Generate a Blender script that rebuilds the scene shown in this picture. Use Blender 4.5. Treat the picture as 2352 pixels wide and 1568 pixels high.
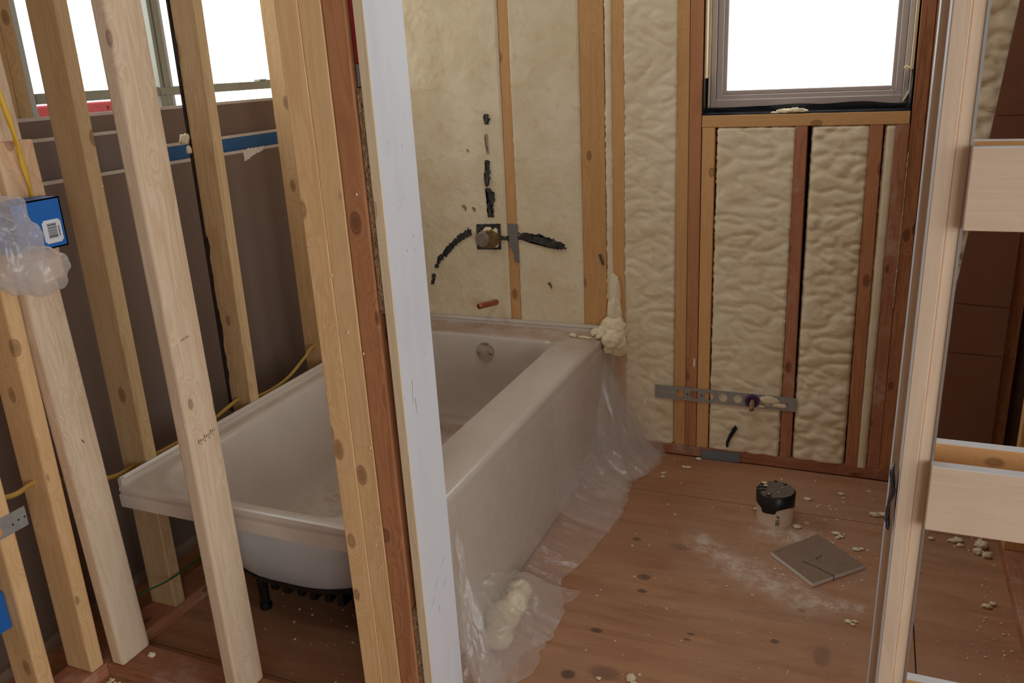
import bpy, bmesh, math, random
import numpy as np
from mathutils import Vector, Matrix, noise as mnoise
random.seed(7)
for o in list(bpy.data.objects): bpy.data.objects.remove(o)
SC = bpy.context.scene
COL = SC.collection
# ------------------------------------------------------------------ camera
def cam_basis(yaw, pitch, roll):
    cy, sy = math.cos(yaw), math.sin(yaw); cp, sp = math.cos(pitch), math.sin(pitch)
    f = Vector((-sy*cp, cy*cp, -sp)); r = Vector((cy, sy, 0)); u = r.cross(f)
    c, s = math.cos(roll), math.sin(roll)
    return c*r+s*u, -s*r+c*u, f
CAM = Vector((0.1795, -2.8709, 1.4247)); F_PX = 1933.06
r_, u_, f_ = cam_basis(0.40977, 0.31736, -0.0498)
cd = bpy.data.cameras.new('camera'); cam = bpy.data.objects.new('camera', cd); COL.objects.link(cam)
m = Matrix((r_, u_, -f_)).transposed().to_4x4(); m.translation = CAM; cam.matrix_world = m
cd.sensor_fit = 'HORIZONTAL'; cd.sensor_width = 36.0; cd.lens = F_PX/2352*36; cd.clip_start = 0.02
SC.camera = cam
# ------------------------------------------------------------------ world and light
W = bpy.data.worlds.new('overcast_sky'); SC.world = W; W.use_nodes = True
bg = W.node_tree.nodes['Background']; bg.inputs[0].default_value = (0.93, 0.97, 1.0, 1); bg.inputs[1].default_value = 7.5
def portal(name, loc, rot, sx, sy):
    l = bpy.data.lights.new(name, 'AREA'); l.shape = 'RECTANGLE'; l.size = sx; l.size_y = sy
    l.cycles.is_portal = True
    o = bpy.data.objects.new(name, l); o.location = loc; o.rotation_euler = rot; COL.objects.link(o)
HP = math.pi/2
portal('window_portal', (-.037, .20, 1.65), (-HP, 0, 0), .62, .85)
portal('side_window_portal', (-2.06, -.56, 1.6), (0, -HP, 0), 1.0, 1.35)
portal('assumed_back_opening_portal', (2.4, -5.2, 1.5), (HP, 0, 0), 1.5, 1.7)  # unseen back-wall opening, assumed for daylight from behind the camera
portal('added_hall_roof_opening_portal', (-.65, -2.675, 2.51), (0, 0, 0), .8, .25)  # unseen roof opening added to light the near studs from above
portal('added_roof_opening_portal', (-.15, -.745, 2.51), (0, 0, 0), .8, .47)  # unseen roof opening added to brighten the far wall, tub and floor
portal('assumed_right_opening_portal', (3.4, -3.5, 1.5), (0, HP, 0), 1.7, 2.6)  # unseen right-hand opening, assumed for daylight from that side
SC.view_settings.view_transform = 'Standard'; SC.view_settings.look = 'None'
SC.view_settings.gamma = 1.0; SC.view_settings.use_curve_mapping = False
SC.view_settings.exposure = -0.70
SC.cycles.max_bounces = 10; SC.cycles.diffuse_bounces = 6; SC.cycles.transparent_max_bounces = 24
SC.cycles.use_denoising = True
# ------------------------------------------------------------------ material helpers
def new_mat(name):
    m = bpy.data.materials.new(name); m.use_nodes = True
    nt = m.node_tree; return m, nt, nt.nodes['Principled BSDF']
class NB:
    """tiny node builder"""
    def __init__(s, nt): s.nt = nt
    def n(s, t, **kw):
        nd = s.nt.nodes.new(t)
        for k, v in kw.items():
            if k == 'ins':
                for i, val in v.items():
                    if hasattr(val, 'is_linked') or hasattr(val, 'links'): s.nt.links.new(val, nd.inputs[i])
                    else: nd.inputs[i].default_value = val
            else: setattr(nd, k, v)
        return nd
    def math(s, op, a, b=0.0, c=0.0, clamp=False):
        nd = s.n('ShaderNodeMath', operation=op, use_clamp=clamp, ins={0: a, 1: b, 2: c}); return nd.outputs[0]
    def mix(s, f, a, b, mode='MIX'):
        nd = s.n('ShaderNodeMix', data_type='RGBA', blend_type=mode, ins={0: f, 6: a, 7: b}); return nd.outputs[2]
    def noise(s, vec, scale, detail=3, rough=.55, dist=0.0):
        return s.n('ShaderNodeTexNoise', ins={'Vector': vec, 'Scale': scale, 'Detail': detail, 'Roughness': rough, 'Distortion': dist}).outputs[0]
    def maprange(s, v, a, b, c=0.0, d=1.0, smooth=True):
        return s.n('ShaderNodeMapRange', interpolation_type='SMOOTHSTEP' if smooth else 'LINEAR',
                   ins={0: v, 1: a, 2: b, 3: c, 4: d}).outputs[0]
    def vmul(s, vec, xyz):
        return s.n('ShaderNodeVectorMath', operation='MULTIPLY', ins={0: vec, 1: xyz}).outputs[0]
    def vadd(s, a, b):
        return s.n('ShaderNodeVectorMath', operation='ADD', ins={0: a, 1: b}).outputs[0]
    def bump(s, h, strength, dist=.002):
        return s.n('ShaderNodeBump', ins={'Height': h, 'Strength': strength, 'Distance': dist}).outputs[0]
def C(r, g, b): # sRGB 0-255 -> linear rgba
    def l(v):
        v /= 255; return v/12.92 if v <= .04045 else ((v+.055)/1.055)**2.4
    return (l(r), l(g), l(b), 1)
MATS = {}
def wood(key, light, dark, knot, axis='z', rough=.65, knots=11.0, knot_r=.15, dust=0.0, contrast=1.0):
    k = (key, axis)
    if k in MATS: return MATS[k]
    m, nt, bs = new_mat(key+'_'+axis+'_grain'); b = NB(nt)
    tc = b.n('ShaderNodeTexCoord').outputs['Object']
    oi = b.n('ShaderNodeObjectInfo')
    rnd = b.n('ShaderNodeCombineXYZ', ins={0: b.math('MULTIPLY', oi.outputs['Random'], 37.3), 1: b.math('MULTIPLY', oi.outputs['Random'], 91.7), 2: b.math('MULTIPLY', oi.outputs['Random'], 13.1)}).outputs[0]
    p = b.vadd(tc, rnd)
    sc = {'x': (.06, 1, 1), 'y': (1, .06, 1), 'z': (1, 1, .06)}[axis]
    sk = {'x': (.55, 1, 1), 'y': (1, .55, 1), 'z': (1, 1, .55)}[axis]
    pk = b.vmul(p, sk)
    vor = b.n('ShaderNodeTexVoronoi', feature='F1', ins={'Vector': pk, 'Scale': knots, 'Randomness': 1.0}).outputs['Distance']
    warp = b.maprange(vor, 0.0, knot_r*3.2, 1.0, 0.0)
    pg = b.vmul(p, sc)
    wv = b.n('ShaderNodeCombineXYZ', ins={0: b.math('MULTIPLY', warp, .05), 1: b.math('MULTIPLY', warp, .05), 2: b.math('MULTIPLY', warp, .05)}).outputs[0]
    pg2 = b.vadd(pg, wv)
    rings = b.noise(pg2, 34, 2, .5, .4)
    rings = b.math('FRACT', b.math('MULTIPLY', rings, 6.0))
    rings = b.maprange(rings, 0.0, .85, 0.0, 1.0)
    fine = b.noise(pg2, 260, 2, .6)
    broad = b.noise(pg, 11, 2, .5)
    f = b.math('ADD', b.math('MULTIPLY', rings, .38*contrast), b.math('ADD', b.math('MULTIPLY', b.math('SUBTRACT', broad, .5), 1.5*contrast), b.math('MULTIPLY', b.math('SUBTRACT', fine, .5), .5)), clamp=True)
    col = b.mix(f, light, dark)
    kn = b.maprange(vor, knot_r*.45, knot_r, 1.0, 0.0)
    ring2 = b.maprange(b.math('ABSOLUTE', b.math('SUBTRACT', vor, knot_r*.75)), 0.0, knot_r*.25, 1.0, 0.0)
    col = b.mix(b.math('MULTIPLY', b.math('MAXIMUM', b.math('MULTIPLY', kn, .62), b.math('MULTIPLY', ring2, .6)), .95), col, knot)
    stain = b.maprange(b.noise(b.vmul(p, (1, 1, 1)), 5.0, 3, .6), .56, .75, 0.0, .22)
    col = b.mix(stain, col, dark)
    if dust > 0:
        d = b.maprange(b.noise(p, 8.0, 5, .7), .5, .72, 0.0, dust)
        col = b.mix(d, col, C(205, 185, 165))
    hv = b.n('ShaderNodeHueSaturation', ins={'Hue': .5, 'Saturation': 1.0, 'Value': b.math('ADD', b.math('MULTIPLY', oi.outputs['Random'], .16), .92), 'Fac': 1.0, 'Color': col})
    nt.links.new(hv.outputs[0], bs.inputs['Base Color'])
    bs.inputs['Roughness'].default_value = rough; bs.inputs['Specular IOR Level'].default_value = .25
    nt.links.new(b.bump(b.math('ADD', fine, rings), .25, .0006), bs.inputs['Normal'])
    MATS[k] = m; return m
def pine(axis='z'):    return wood('pine', C(232, 193, 142), C(206, 158, 100), C(110, 62, 34), axis)
def spruce(axis='z'):  return wood('spruce_grey', C(222, 200, 172), C(192, 158, 118), C(112, 62, 44), axis)
def fir(axis='z'):     return wood('red_fir', C(184, 128, 88), C(138, 84, 54), C(66, 32, 20), axis, contrast=1.25)
def firdust(axis='z'): return wood('dusty_fir', C(178, 122, 90), C(138, 84, 58), C(66, 32, 22), axis, dust=.5)
def amber(axis='z'):   return wood('amber_pine', C(216, 168, 112), C(190, 136, 82), C(100, 54, 28), axis, contrast=.8)
def whitewood(axis='z'): return wood('pale_poplar', C(220, 198, 172), C(202, 174, 146), C(150, 110, 86), axis, knots=5, knot_r=.05, contrast=.7)
def plain(name, col, rough=.5, metal=0.0, noise_amt=.0, scale=30, spec=.5, bump=0.0, coat=0.0):
    if name in MATS: return MATS[name]
    m, nt, bs = new_mat(name); b = NB(nt)
    tc = b.n('ShaderNodeTexCoord').outputs['Object']
    nz = b.noise(tc, scale, 4, .6)
    f = b.maprange(nz, .3, .7, 0.0, 1.0)
    dk = tuple(c*(1-noise_amt) for c in col[:3])+(1,)
    nt.links.new(b.mix(f, col, dk), bs.inputs['Base Color'])
    bs.inputs['Roughness'].default_value = rough; bs.inputs['Metallic'].default_value = metal
    bs.inputs['Specular IOR Level'].default_value = spec; bs.inputs['Coat Weight'].default_value = coat
    if bump: nt.links.new(b.bump(nz, bump, .001), bs.inputs['Normal'])
    MATS[name] = m; return m
def foam_mat():
    if 'foam' in MATS: return MATS['foam']
    m, nt, bs = new_mat('spray_foam'); b = NB(nt)
    tc = b.n('ShaderNodeTexCoord').outputs['Object']
    oi = b.n('ShaderNodeObjectInfo').outputs['Random']
    n1 = b.noise(tc, 6, 4, .6); n2 = b.noise(b.vadd(tc, (5, 1, 2)), 24, 5, .65); n3 = b.noise(tc, 140, 3, .6)
    col = b.mix(b.maprange(n1, .35, .68), C(236, 222, 190), C(226, 209, 172))
    col = b.mix(b.maprange(n2, .54, .74, 0, .5), col, C(214, 182, 132))
    col = b.mix(b.maprange(b.noise(b.vadd(tc, (9, 3, 4)), 11, 4, .7), .62, .72, 0, .35), col, C(206, 184, 120))
    nt.links.new(col, bs.inputs['Base Color'])
    bs.inputs['Roughness'].default_value = .85; bs.inputs['Specular IOR Level'].default_value = .15
    h = b.math('ADD', b.math('MULTIPLY', n2, 1.0), b.math('MULTIPLY', n3, .25))
    nt.links.new(b.bump(h, .55, .006), bs.inputs['Normal'])
    MATS['foam'] = m; return m
def film_mat(name='clear_film', op=.26, edge=.42, tint=(.92, .86, .80, 1)):
    if name in MATS: return MATS[name]
    m, nt, bs = new_mat(name); b = NB(nt)
    out = nt.nodes['Material Output']; nt.nodes.remove(bs)
    tc = b.n('ShaderNodeTexCoord').outputs['Object']
    lw = b.n('ShaderNodeLayerWeight', ins={'Blend': .35}).outputs['Facing']
    nz = b.maprange(b.noise(tc, 9, 4, .6), .35, .7, 0, .06)
    fac = b.math('ADD', b.math('MULTIPLY', b.math('POWER', lw, 2.2), edge), b.math('ADD', nz, op), clamp=True)
    tr = b.n('ShaderNodeBsdfTransparent'); df = b.n('ShaderNodeBsdfDiffuse', ins={0: tint}); tl = b.n('ShaderNodeBsdfTranslucent', ins={0: tint})
    gl = b.n('ShaderNodeBsdfGlossy', ins={'Color': (1, 1, 1, 1), 'Roughness': .2})
    bump = b.bump(b.noise(tc, 60, 3, .6), .35, .004); nt.links.new(bump, gl.inputs['Normal'])
    d2 = b.n('ShaderNodeMixShader', ins={0: .45, 1: df.outputs[0], 2: tl.outputs[0]})
    a = b.n('ShaderNodeMixShader', ins={0: fac, 1: tr.outputs[0], 2: d2.outputs[0]})
    fr = b.math('ADD', b.math('MULTIPLY', b.math('POWER', lw, 4.0), .22), .035)
    o2 = b.n('ShaderNodeMixShader', ins={0: fr, 1: a.outputs[0], 2: gl.outputs[0]})
    nt.links.new(o2.outputs[0], out.inputs[0]); MATS[name] = m; return m
# ------------------------------------------------------------------ object helpers
WLOC = {}
def props(o, label=None, cat=None, group=None, kind=None):
    for k, v in (('label', label), ('category', cat), ('group', group), ('kind', kind)):
        if v: o[k] = v
    return o
def empty(name, loc, label=None, cat=None, group=None, kind=None):
    o = bpy.data.objects.new(name, None); o.empty_display_size = .1; o.location = loc; COL.objects.link(o)
    WLOC[o.name] = Vector(loc); return props(o, label, cat, group, kind)
def link_mesh(name, me, mat, parent=None, org=None, smooth=False):
    co = np.empty(len(me.vertices)*3); me.vertices.foreach_get('co', co); co = co.reshape(-1, 3)
    if org is None:
        org = [(co[:, 0].min()+co[:, 0].max())/2, (co[:, 1].min()+co[:, 1].max())/2, co[:, 2].min()]
    co -= np.array(org); me.vertices.foreach_set('co', co.ravel())
    if smooth: me.polygons.foreach_set('use_smooth', [True]*len(me.polygons))
    me.update()
    if mat and not me.materials: me.materials.append(mat)
    o = bpy.data.objects.new(name, me); COL.objects.link(o)
    if parent: o.parent = parent; o.location = Vector(org)-WLOC[parent.name]
    else: o.location = org
    WLOC[o.name] = Vector(org); return o
def bm_obj(name, bm, mat, parent=None, org=None, smooth=False):
    me = bpy.data.meshes.new(name); bm.normal_update(); bm.to_mesh(me); bm.free()
    return link_mesh(name, me, mat, parent, org, smooth)
def add_box(bm, x0, x1, y0, y1, z0, z1):
    vs = [bm.verts.new(p) for p in ((x0, y0, z0), (x1, y0, z0), (x1, y1, z0), (x0, y1, z0), (x0, y0, z1), (x1, y0, z1), (x1, y1, z1), (x0, y1, z1))]
    for f in ((3, 2, 1, 0), (4, 5, 6, 7), (0, 1, 5, 4), (1, 2, 6, 5), (2, 3, 7, 6), (3, 0, 4, 7)): bm.faces.new([vs[i] for i in f])
    return vs
def box(name, x0, x1, y0, y1, z0, z1, mat, parent=None, bev=.0, seg=2, shear=(0, 0), label=None):
    bm = bmesh.new(); add_box(bm, x0, x1, y0, y1, z0, z1)
    if bev: bmesh.ops.bevel(bm, geom=bm.edges[:], offset=bev, segments=seg, profile=.5, affect='EDGES')
    if shear != (0, 0):
        for v in bm.verts:
            t = (v.co.z-z0)/max(1e-6, z1-z0); v.co.x += shear[0]*t; v.co.y += shear[1]*t
    o = bm_obj(name, bm, mat, parent)
    if bev:
        for p in o.data.polygons: p.use_smooth = False
    if label: o['label'] = label
    return o
def grid_mesh(name, P, mat, parent=None, closed_u=False, smooth=True, org=None):
    """P: array (nu,nv,3)"""
    nu, nv = P.shape[:2]; idx = np.arange(nu*nv).reshape(nu, nv)
    if closed_u: idx = np.vstack([idx, idx[:1]])
    a, b, c, d = idx[:-1, :-1], idx[1:, :-1], idx[1:, 1:], idx[:-1, 1:]
    faces = np.stack([a, b, c, d], -1).reshape(-1, 4)
    me = bpy.data.meshes.new(name); me.from_pydata(P.reshape(-1, 3).tolist(), [], faces.tolist())
    return link_mesh(name, me, mat, parent, org, smooth)
def tube(name, pts, r, mat, parent=None, n=10, flat=1.0, caps=True):
    """tube along a polyline, catmull-smoothed; flat squashes it along z of its section"""
    pts = [Vector(p) for p in pts]; path = []
    for i in range(len(pts)-1):
        p0 = pts[max(i-1, 0)]; p1 = pts[i]; p2 = pts[i+1]; p3 = pts[min(i+2, len(pts)-1)]
        st = 1 if len(pts) == 2 else 8
        for k in range(st):
            t = k/st; t2, t3 = t*t, t*t*t
            path.append(.5*((2*p1)+(p2-p0)*t+(2*p0-5*p1+4*p2-p3)*t2+(3*p1-p0-3*p2+p3)*t3))
    path.append(pts[-1]); bm = bmesh.new(); rings = []
    up = Vector((0, 0, 1))
    for i, p in enumerate(path):
        t = (path[min(i+1, len(path)-1)]-path[max(i-1, 0)]).normalized()
        a = t.cross(up); a = t.cross(Vector((1, 0, 0))) if a.length < .1 else a
        a.normalize(); c = a.cross(t).normalized(); rr = r[i*len(r)//len(path)] if isinstance(r, (list, tuple)) else r
        rings.append([bm.verts.new(p+(a*math.cos(q)*flat+c*math.sin(q))*rr) for q in [2*math.pi*k/n for k in range(n)]])
    for A, B in zip(rings, rings[1:]):
        for k in range(n): bm.faces.new((A[k], A[(k+1) % n], B[(k+1) % n], B[k]))
    if caps: bm.faces.new(rings[0][::-1]); bm.faces.new(rings[-1])
    bmesh.ops.recalc_face_normals(bm, faces=bm.faces)
    return bm_obj(name, bm, mat, parent, smooth=True)
def lathe(name, prof, c, axis, mat, parent=None, n=32, smooth=True):
    """prof: [(r,h)] around axis direction from centre c"""
    ax = Vector(axis).normalized(); q = Vector((0, 0, 1)).rotation_difference(ax); bm = bmesh.new(); rings = []
    for r, h in prof:
        rings.append([bm.verts.new(Vector(c)+q @ Vector((r*math.cos(2*math.pi*k/n), r*math.sin(2*math.pi*k/n), h))) for k in range(n)])
    for A, B in zip(rings, rings[1:]):
        for k in range(n): bm.faces.new((A[k], A[(k+1) % n], B[(k+1) % n], B[k]))
    if prof[0][0] > 1e-5: bm.faces.new(rings[0][::-1])
    if prof[-1][0] > 1e-5: bm.faces.new(rings[-1])
    bmesh.ops.remove_doubles(bm, verts=bm.verts, dist=1e-6); bmesh.ops.recalc_face_normals(bm, faces=bm.faces)
    o = bm_obj(name, bm, mat, parent)
    if smooth:
        for p in o.data.polygons: p.use_smooth = True
        try: o.data.set_sharp_from_angle(angle=math.radians(40))
        except Exception: pass
    return o
def N(x, y=0.0, z=0.0): return mnoise.noise(Vector((x, y, z)))
def FB(x, y, z, o=4): return mnoise.fractal(Vector((x, y, z)), 1.0, 2.0, o)
def add_lump(bm, c, rad, seed, sub=2, rough=.35, freq=1.3, flat=1.0):
    g = bmesh.ops.create_icosphere(bm, subdivisions=sub, radius=1.0)
    for v in g['verts']:
        d = v.co.normalized(); k = 1+rough*FB(d.x*freq+seed, d.y*freq+seed*1.7, d.z*freq, 3)
        z = d.z*k*rad[2]
        v.co = Vector((c[0]+d.x*k*rad[0], c[1]+d.y*k*rad[1], c[2]+max(z, -rad[2]*.55)*flat))
def lump_obj(name, lumps, mat, parent=None, sub=3, rough=.4, freq=1.6):
    bm = bmesh.new()
    for i, (c, rad) in enumerate(lumps): add_lump(bm, c, rad, i*3.1+c[0]*7+c[1]*5, sub, rough, freq)
    return bm_obj(name, bm, mat, parent, smooth=True)
def ragged(name, pts, y, depth, mat, parent=None, jit=.003, seed=0, axis='y', step=.004):
    """irregular flat patch: outline pts in (x,z), jittered, given thickness along y"""
    out = []
    for i, (a, b) in enumerate(zip(pts, pts[1:]+pts[:1])):
        L = math.dist(a, b); k = max(1, int(L/step))
        for j in range(k):
            t = j/k; x = a[0]+(b[0]-a[0])*t; z = a[1]+(b[1]-a[1])*t
            out.append((x+jit*FB(x*150+seed, z*150, seed, 2), z+jit*FB(x*150+9+seed, z*150, seed+4, 2)))
    bm = bmesh.new(); fr = [bm.verts.new((x, y, z)) for x, z in out]; bk = [bm.verts.new((x, y+depth, z)) for x, z in out]
    f = bm.faces.new(fr); n = len(out)
    for k in range(n): bm.faces.new((fr[k], bk[k], bk[(k+1) % n], fr[(k+1) % n]))
    bmesh.ops.triangulate(bm, faces=[f]); bmesh.ops.recalc_face_normals(bm, faces=bm.faces)
    return bm_obj(name, bm, mat, parent)
# ================================================================== SETTING
ZT = 2.40
# ---- floor: plywood sheets over a sub-base, with stains, knots and gypsum dust that lie on the wood
def ply_mat():
    m, nt, bs = new_mat('plywood_subfloor'); b = NB(nt)
    geo = b.n('ShaderNodeNewGeometry').outputs['Position']
    sep = b.n('ShaderNodeSeparateXYZ', ins={0: geo}); X, Y = sep.outputs[0], sep.outputs[1]
    pg = b.vmul(geo, (.10, 1, 1))
    n1 = b.noise(pg, 16, 4, .6, .6); n2 = b.noise(pg, 120, 3, .6); n3 = b.noise(geo, 2.6, 3, .5)
    rings = b.maprange(b.math('FRACT', b.math('MULTIPLY', b.noise(b.vmul(geo, (.18, 1, 1)), 7, 2, .5, .8), 5.0)), 0, .9)
    f = b.math('ADD', b.math('MULTIPLY', b.math('SUBTRACT', n1, .42), 1.5), b.math('MULTIPLY', rings, .22), clamp=True)
    col = b.mix(f, C(186, 138, 102), C(146, 98, 66))
    col = b.mix(b.maprange(n2, .5, .8, 0, .3), col, C(96, 58, 36))
    col = b.mix(b.maprange(n3, .45, .7, 0, .5), col, C(176, 138, 112))
    # knots and plugs of the face veneer
    def spots(lst, colr, amt):
        nonlocal col
        acc = None
        for (x, y, rx, ry) in lst:
            dx = b.math('DIVIDE', b.math('SUBTRACT', X, x), rx); dy = b.math('DIVIDE', b.math('SUBTRACT', Y, y), ry)
            d = b.math('SQRT', b.math('ADD', b.math('MULTIPLY', dx, dx), b.math('MULTIPLY', dy, dy)))
            d = b.math('ADD', d, b.math('MULTIPLY', b.math('SUBTRACT', n2, .5), .5))
            k = b.maprange(d, .55, 1.05, 1, 0); acc = k if acc is None else b.math('MAXIMUM', acc, k)
        col = b.mix(b.math('MULTIPLY', acc, amt), col, colr)
    spots([(-.408, -.619, .017, .012), (-.336, -.81, .024, .017), (-.325, -.878, .017, .011), (-.395, -1.085, .02, .012), (-.411, -1.269, .022, .02),
           (.097, -.825, .012, .012), (.045, -.98, .014, .011), (-.16, -1.02, .013, .006), (-.165, -1.045, .012, .005), (-.93, -1.28, .05, .03)], C(74, 56, 48), .75)
    spots([(-.33, -1.235, .045, .03), (.02, -1.22, .03, .05), (.16, -1.0, .025, .05), (-.16, -1.33, .05, .03), (-.27, -.62, .035, .022)], C(112, 78, 70), .5)
    # white drywall dust swept across the sheet by the tile
    dmask = None
    for (ax, ay, bx, by, w) in ((-.225, -.56, -.10, -.68, .06), (-.11, -.67, .10, -.775, .075), (.09, -.77, .235, -.775, .04), (-.02, -.45, .10, -.46, .07)):
        L2 = (bx-ax)**2+(by-ay)**2
        t = b.math('DIVIDE', b.math('ADD', b.math('MULTIPLY', b.math('SUBTRACT', X, ax), bx-ax), b.math('MULTIPLY', b.math('SUBTRACT', Y, ay), by-ay)), L2, clamp=True)
        ex = b.math('SUBTRACT', X, b.math('ADD', b.math('MULTIPLY', t, bx-ax), ax)); ey = b.math('SUBTRACT', Y, b.math('ADD', b.math('MULTIPLY', t, by-ay), ay))
        d = b.math('SQRT', b.math('ADD', b.math('MULTIPLY', ex, ex), b.math('MULTIPLY', ey, ey)))
        k = b.maprange(d, 0, w*1.25, 1, 0); dmask = k if dmask is None else b.math('MAXIMUM', dmask, k)
    dn = b.noise(geo, 26, 5, .7)
    dust = b.math('MULTIPLY', dmask, b.maprange(dn, .38, .68, .12, 1.0))
    # thin haze of dust over the whole middle of the room
    cx = b.math('SUBTRACT', X, .02); cy = b.math('ADD', Y, .55)
    rr = b.math('SQRT', b.math('ADD', b.math('MULTIPLY', cx, cx), b.math('MULTIPLY', cy, cy)))
    haze = b.math('MULTIPLY', b.maprange(rr, .1, .62, 1, 0), b.maprange(b.noise(geo, 9, 5, .65), .32, .72, .1, .55))
    specks = b.maprange(b.noise(geo, 170, 2, .5), .70, .75, 0, .8)
    sp2 = b.math('MULTIPLY', specks, b.maprange(b.noise(geo, 3.5, 2, .5), .4, .6, .15, 1))
    col = b.mix(haze, col, C(186, 160, 138)); col = b.mix(b.math('MULTIPLY', dust, .85), col, C(226, 210, 194)); col = b.mix(sp2, col, C(222, 208, 184))
    nt.links.new(col, bs.inputs['Base Color']); bs.inputs['Roughness'].default_value = .62; bs.inputs['Specular IOR Level'].default_value = .3
    nt.links.new(b.bump(b.math('ADD', n2, b.math('MULTIPLY', dust, .8)), .3, .001), bs.inputs['Normal'])
    return m
PLY = ply_mat()
floor = box('floor', -2.1, 3.4, -5.2, .16, -.06, -.0185, plain('subfloor_base', C(70, 50, 36), .8)); props(floor, kind='structure')
g = .0016
for (x0, x1, y0, y1) in ((-2.1, -.7, -.300, .15), (-.7, 1.74, -.300, .15), (1.74, 3.4, -.300, .15), (-2.1, .371, -1.519, -.300), (.371, 2.81, -1.519, -.300), (2.81, 3.4, -1.519, -.3),
                         (-2.1, -.85, -2.738, -1.519), (-.85, 1.59, -2.738, -1.519), (1.59, 3.4, -2.738, -1.519), (-2.1, .37, -3.957, -2.738), (.37, 3.4, -3.957, -2.738), (-2.1, 3.4, -5.2, -3.957)):
    box('plywood_sheet', x0+g, x1-g, y0+g, y1-g, -.018, 0, PLY, floor)
# ---- ceiling and the shell that keeps the daylight out where there is no window
GYP = plain('gypsum_board_face', C(176, 164, 150), .8, noise_amt=.08, scale=6)
bm = bmesh.new()
for (x0, x1, y0, y1) in ((-2.1, 3.4, -5.2, -2.80), (-2.1, -1.05, -2.80, -2.55), (-.25, 3.4, -2.80, -2.55), (-2.1, 3.4, -2.55, -.98), (-2.1, 3.4, -.5, .16), (-2.1, -.55, -.98, -.5), (.25, 3.4, -.98, -.5)): add_box(bm, x0, x1, y0, y1, 2.48, 2.5)   # unseen roof openings, added to brighten the bathroom and the hall
ceil = bm_obj('ceiling', bm, GYP); props(ceil, kind='structure')
SHEATH = plain('brown_sheathing', C(120, 84, 58), .8, noise_amt=.3, scale=20)
# ---- far wall (exterior): plates, studs, sill, foam between them
FOAM = foam_mat()
wf = empty('wall_far', (-.45, 0, 0), kind='structure')
for (x0, x1, z0, z1) in ((-2.1, -.348, 0, ZT+.08), (.273, 1.3, 0, ZT+.08), (-.348, .273, 0, 1.236), (-.348, .273, 2.06, ZT+.08), (1.3, 3.4, 0, ZT+.08)):
    box('sheathing', x0, x1, .141, .155, z0, z1, SHEATH, wf)
def fstud(x0, x1, z0, z1, mat, sh=0.0, y1=.14, label=None):
    return box('stud', x0, x1, random.uniform(0, .001), y1, z0, z1, mat, wf, .0025, 2, (sh, 0), label)
PL = .044
box('bottom_plate', -1.508, .61, 0, .14, .005, PL, firdust('x'), wf, .002)
box('top_plate', -1.508, .61, 0, .14, ZT, ZT+.038, pine('x'), wf, .002)
fstud(-1.52, -1.49, PL, ZT, amber())
fstud(-1.064, -1.026, PL, ZT, amber(), .006)
fstud(-.766, -.680, PL, ZT, amber(), -.002, y1=.038, label='broad amber flat-laid stud with knots')
fstud(-.655, -.612, PL, ZT, amber(), .001)
fstud(-.427, -.386, PL, ZT, amber(), -.012)
fstud(-.385, -.345, PL, ZT, fir(), -.011, label='red fir stud left of the window')
fstud(-.343, -.302, PL, 1.198, amber(), -.004, label='short pale cripple stud with bark edge under the sill')
fstud(-.046, -.008, PL, 1.198, firdust(), -.010, label='short dusty red cripple stud')
fstud(.173, .212, PL, 1.198, fir(), -.010)
fstud(.244, .282, PL, 1.198, firdust(), -.007)
fstud(.2825, .322, PL, ZT, fir(), -.012)
fstud(.3235, .362, PL, ZT, fir(), -.012)
fstud(.60, .64, PL, ZT, fir())
box('rough_sill', -.348, .273, -.001, .14, 1.198, 1.236, amber('x'), wf, .002, label='orange-brown rough sill under the window')
box('header', -.348, .273, 0, .14, 2.06, 2.30, amber('x'), wf, .002)
def foam(x0, x1, z0, z1, amp, base, seed, kind='lumpy', cell=.0065, jag=.004, edge_in=.0, name='foam_panel', holes=None):
    nu = max(4, int((x1-x0)/cell)); nv = max(6, int((z1-z0)/cell)); P = np.zeros((nu+1, nv+1, 3))
    for i in range(nu+1):
        u = i/nu
        for j in range(nv+1):
            v = j/nv; x = x0+(x1-x0)*u; z = z0+(z1-z0)*v
            dE = min(u, 1-u)*(x1-x0)
            if kind == 'lumpy':
                k = abs(N(x*13+seed, seed*2.3, z*24)); k2 = abs(N(x*30+seed+7, 3.1, z*46)); h = min(1, k*2.6)**.6*.75+min(1, k2*2.5)**.7*.3
                h += .35*N(x*4+seed, 1.7, z*4)
            else:
                h = .5*FB(x*9+seed, 2.2, z*7, 4)+.22*N(x*70, seed, z*50)+.5
            y = base-amp*h
            if edge_in > 0 and dE < .03: y += edge_in*(1-dE/.03)**1.6
            for (fx0, fx1, fz0, fz1) in FLAT:
                if fx0 < x < fx1 and fz0 < z < fz1: y = max(y, .0005)
            w = max(0, 1-dE/.012); s = 1 if u > .5 else -1
            jj = jag*FB(z*34+seed*3+(5 if u > .5 else 0), seed, 1.0, 3)*w
            x += s*abs(jj)*1.2-s*.001
            dz = min(v, 1-v)*(z1-z0); wz = max(0, 1-dz/.012); z += jag*FB(x*40, seed+3, 2.0, 3)*wz
            if u in (0, 1) or v in (0, 1): y = max(y, base)+.018
            P[i, j] = (x, y, z)
    if holes:
        for (hx, hz, rx, rz, d) in holes:
            q = ((P[:, :, 0]-hx)/rx)**2+((P[:, :, 2]-hz)/rz)**2; P[:, :, 1] += d*np.clip(1.3-q, 0, 1)
    return grid_mesh(name, P[:, ::-1], FOAM, wf)
FLAT = [(-.51, .012, .215, .29)]
foam(-1.492, -1.061, PL-.004, ZT, .006, .001, 1, 'trim', jag=.006)
foam(-1.029, -.764, PL-.004, ZT, .006, .001, 2, 'trim', jag=.006)
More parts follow.
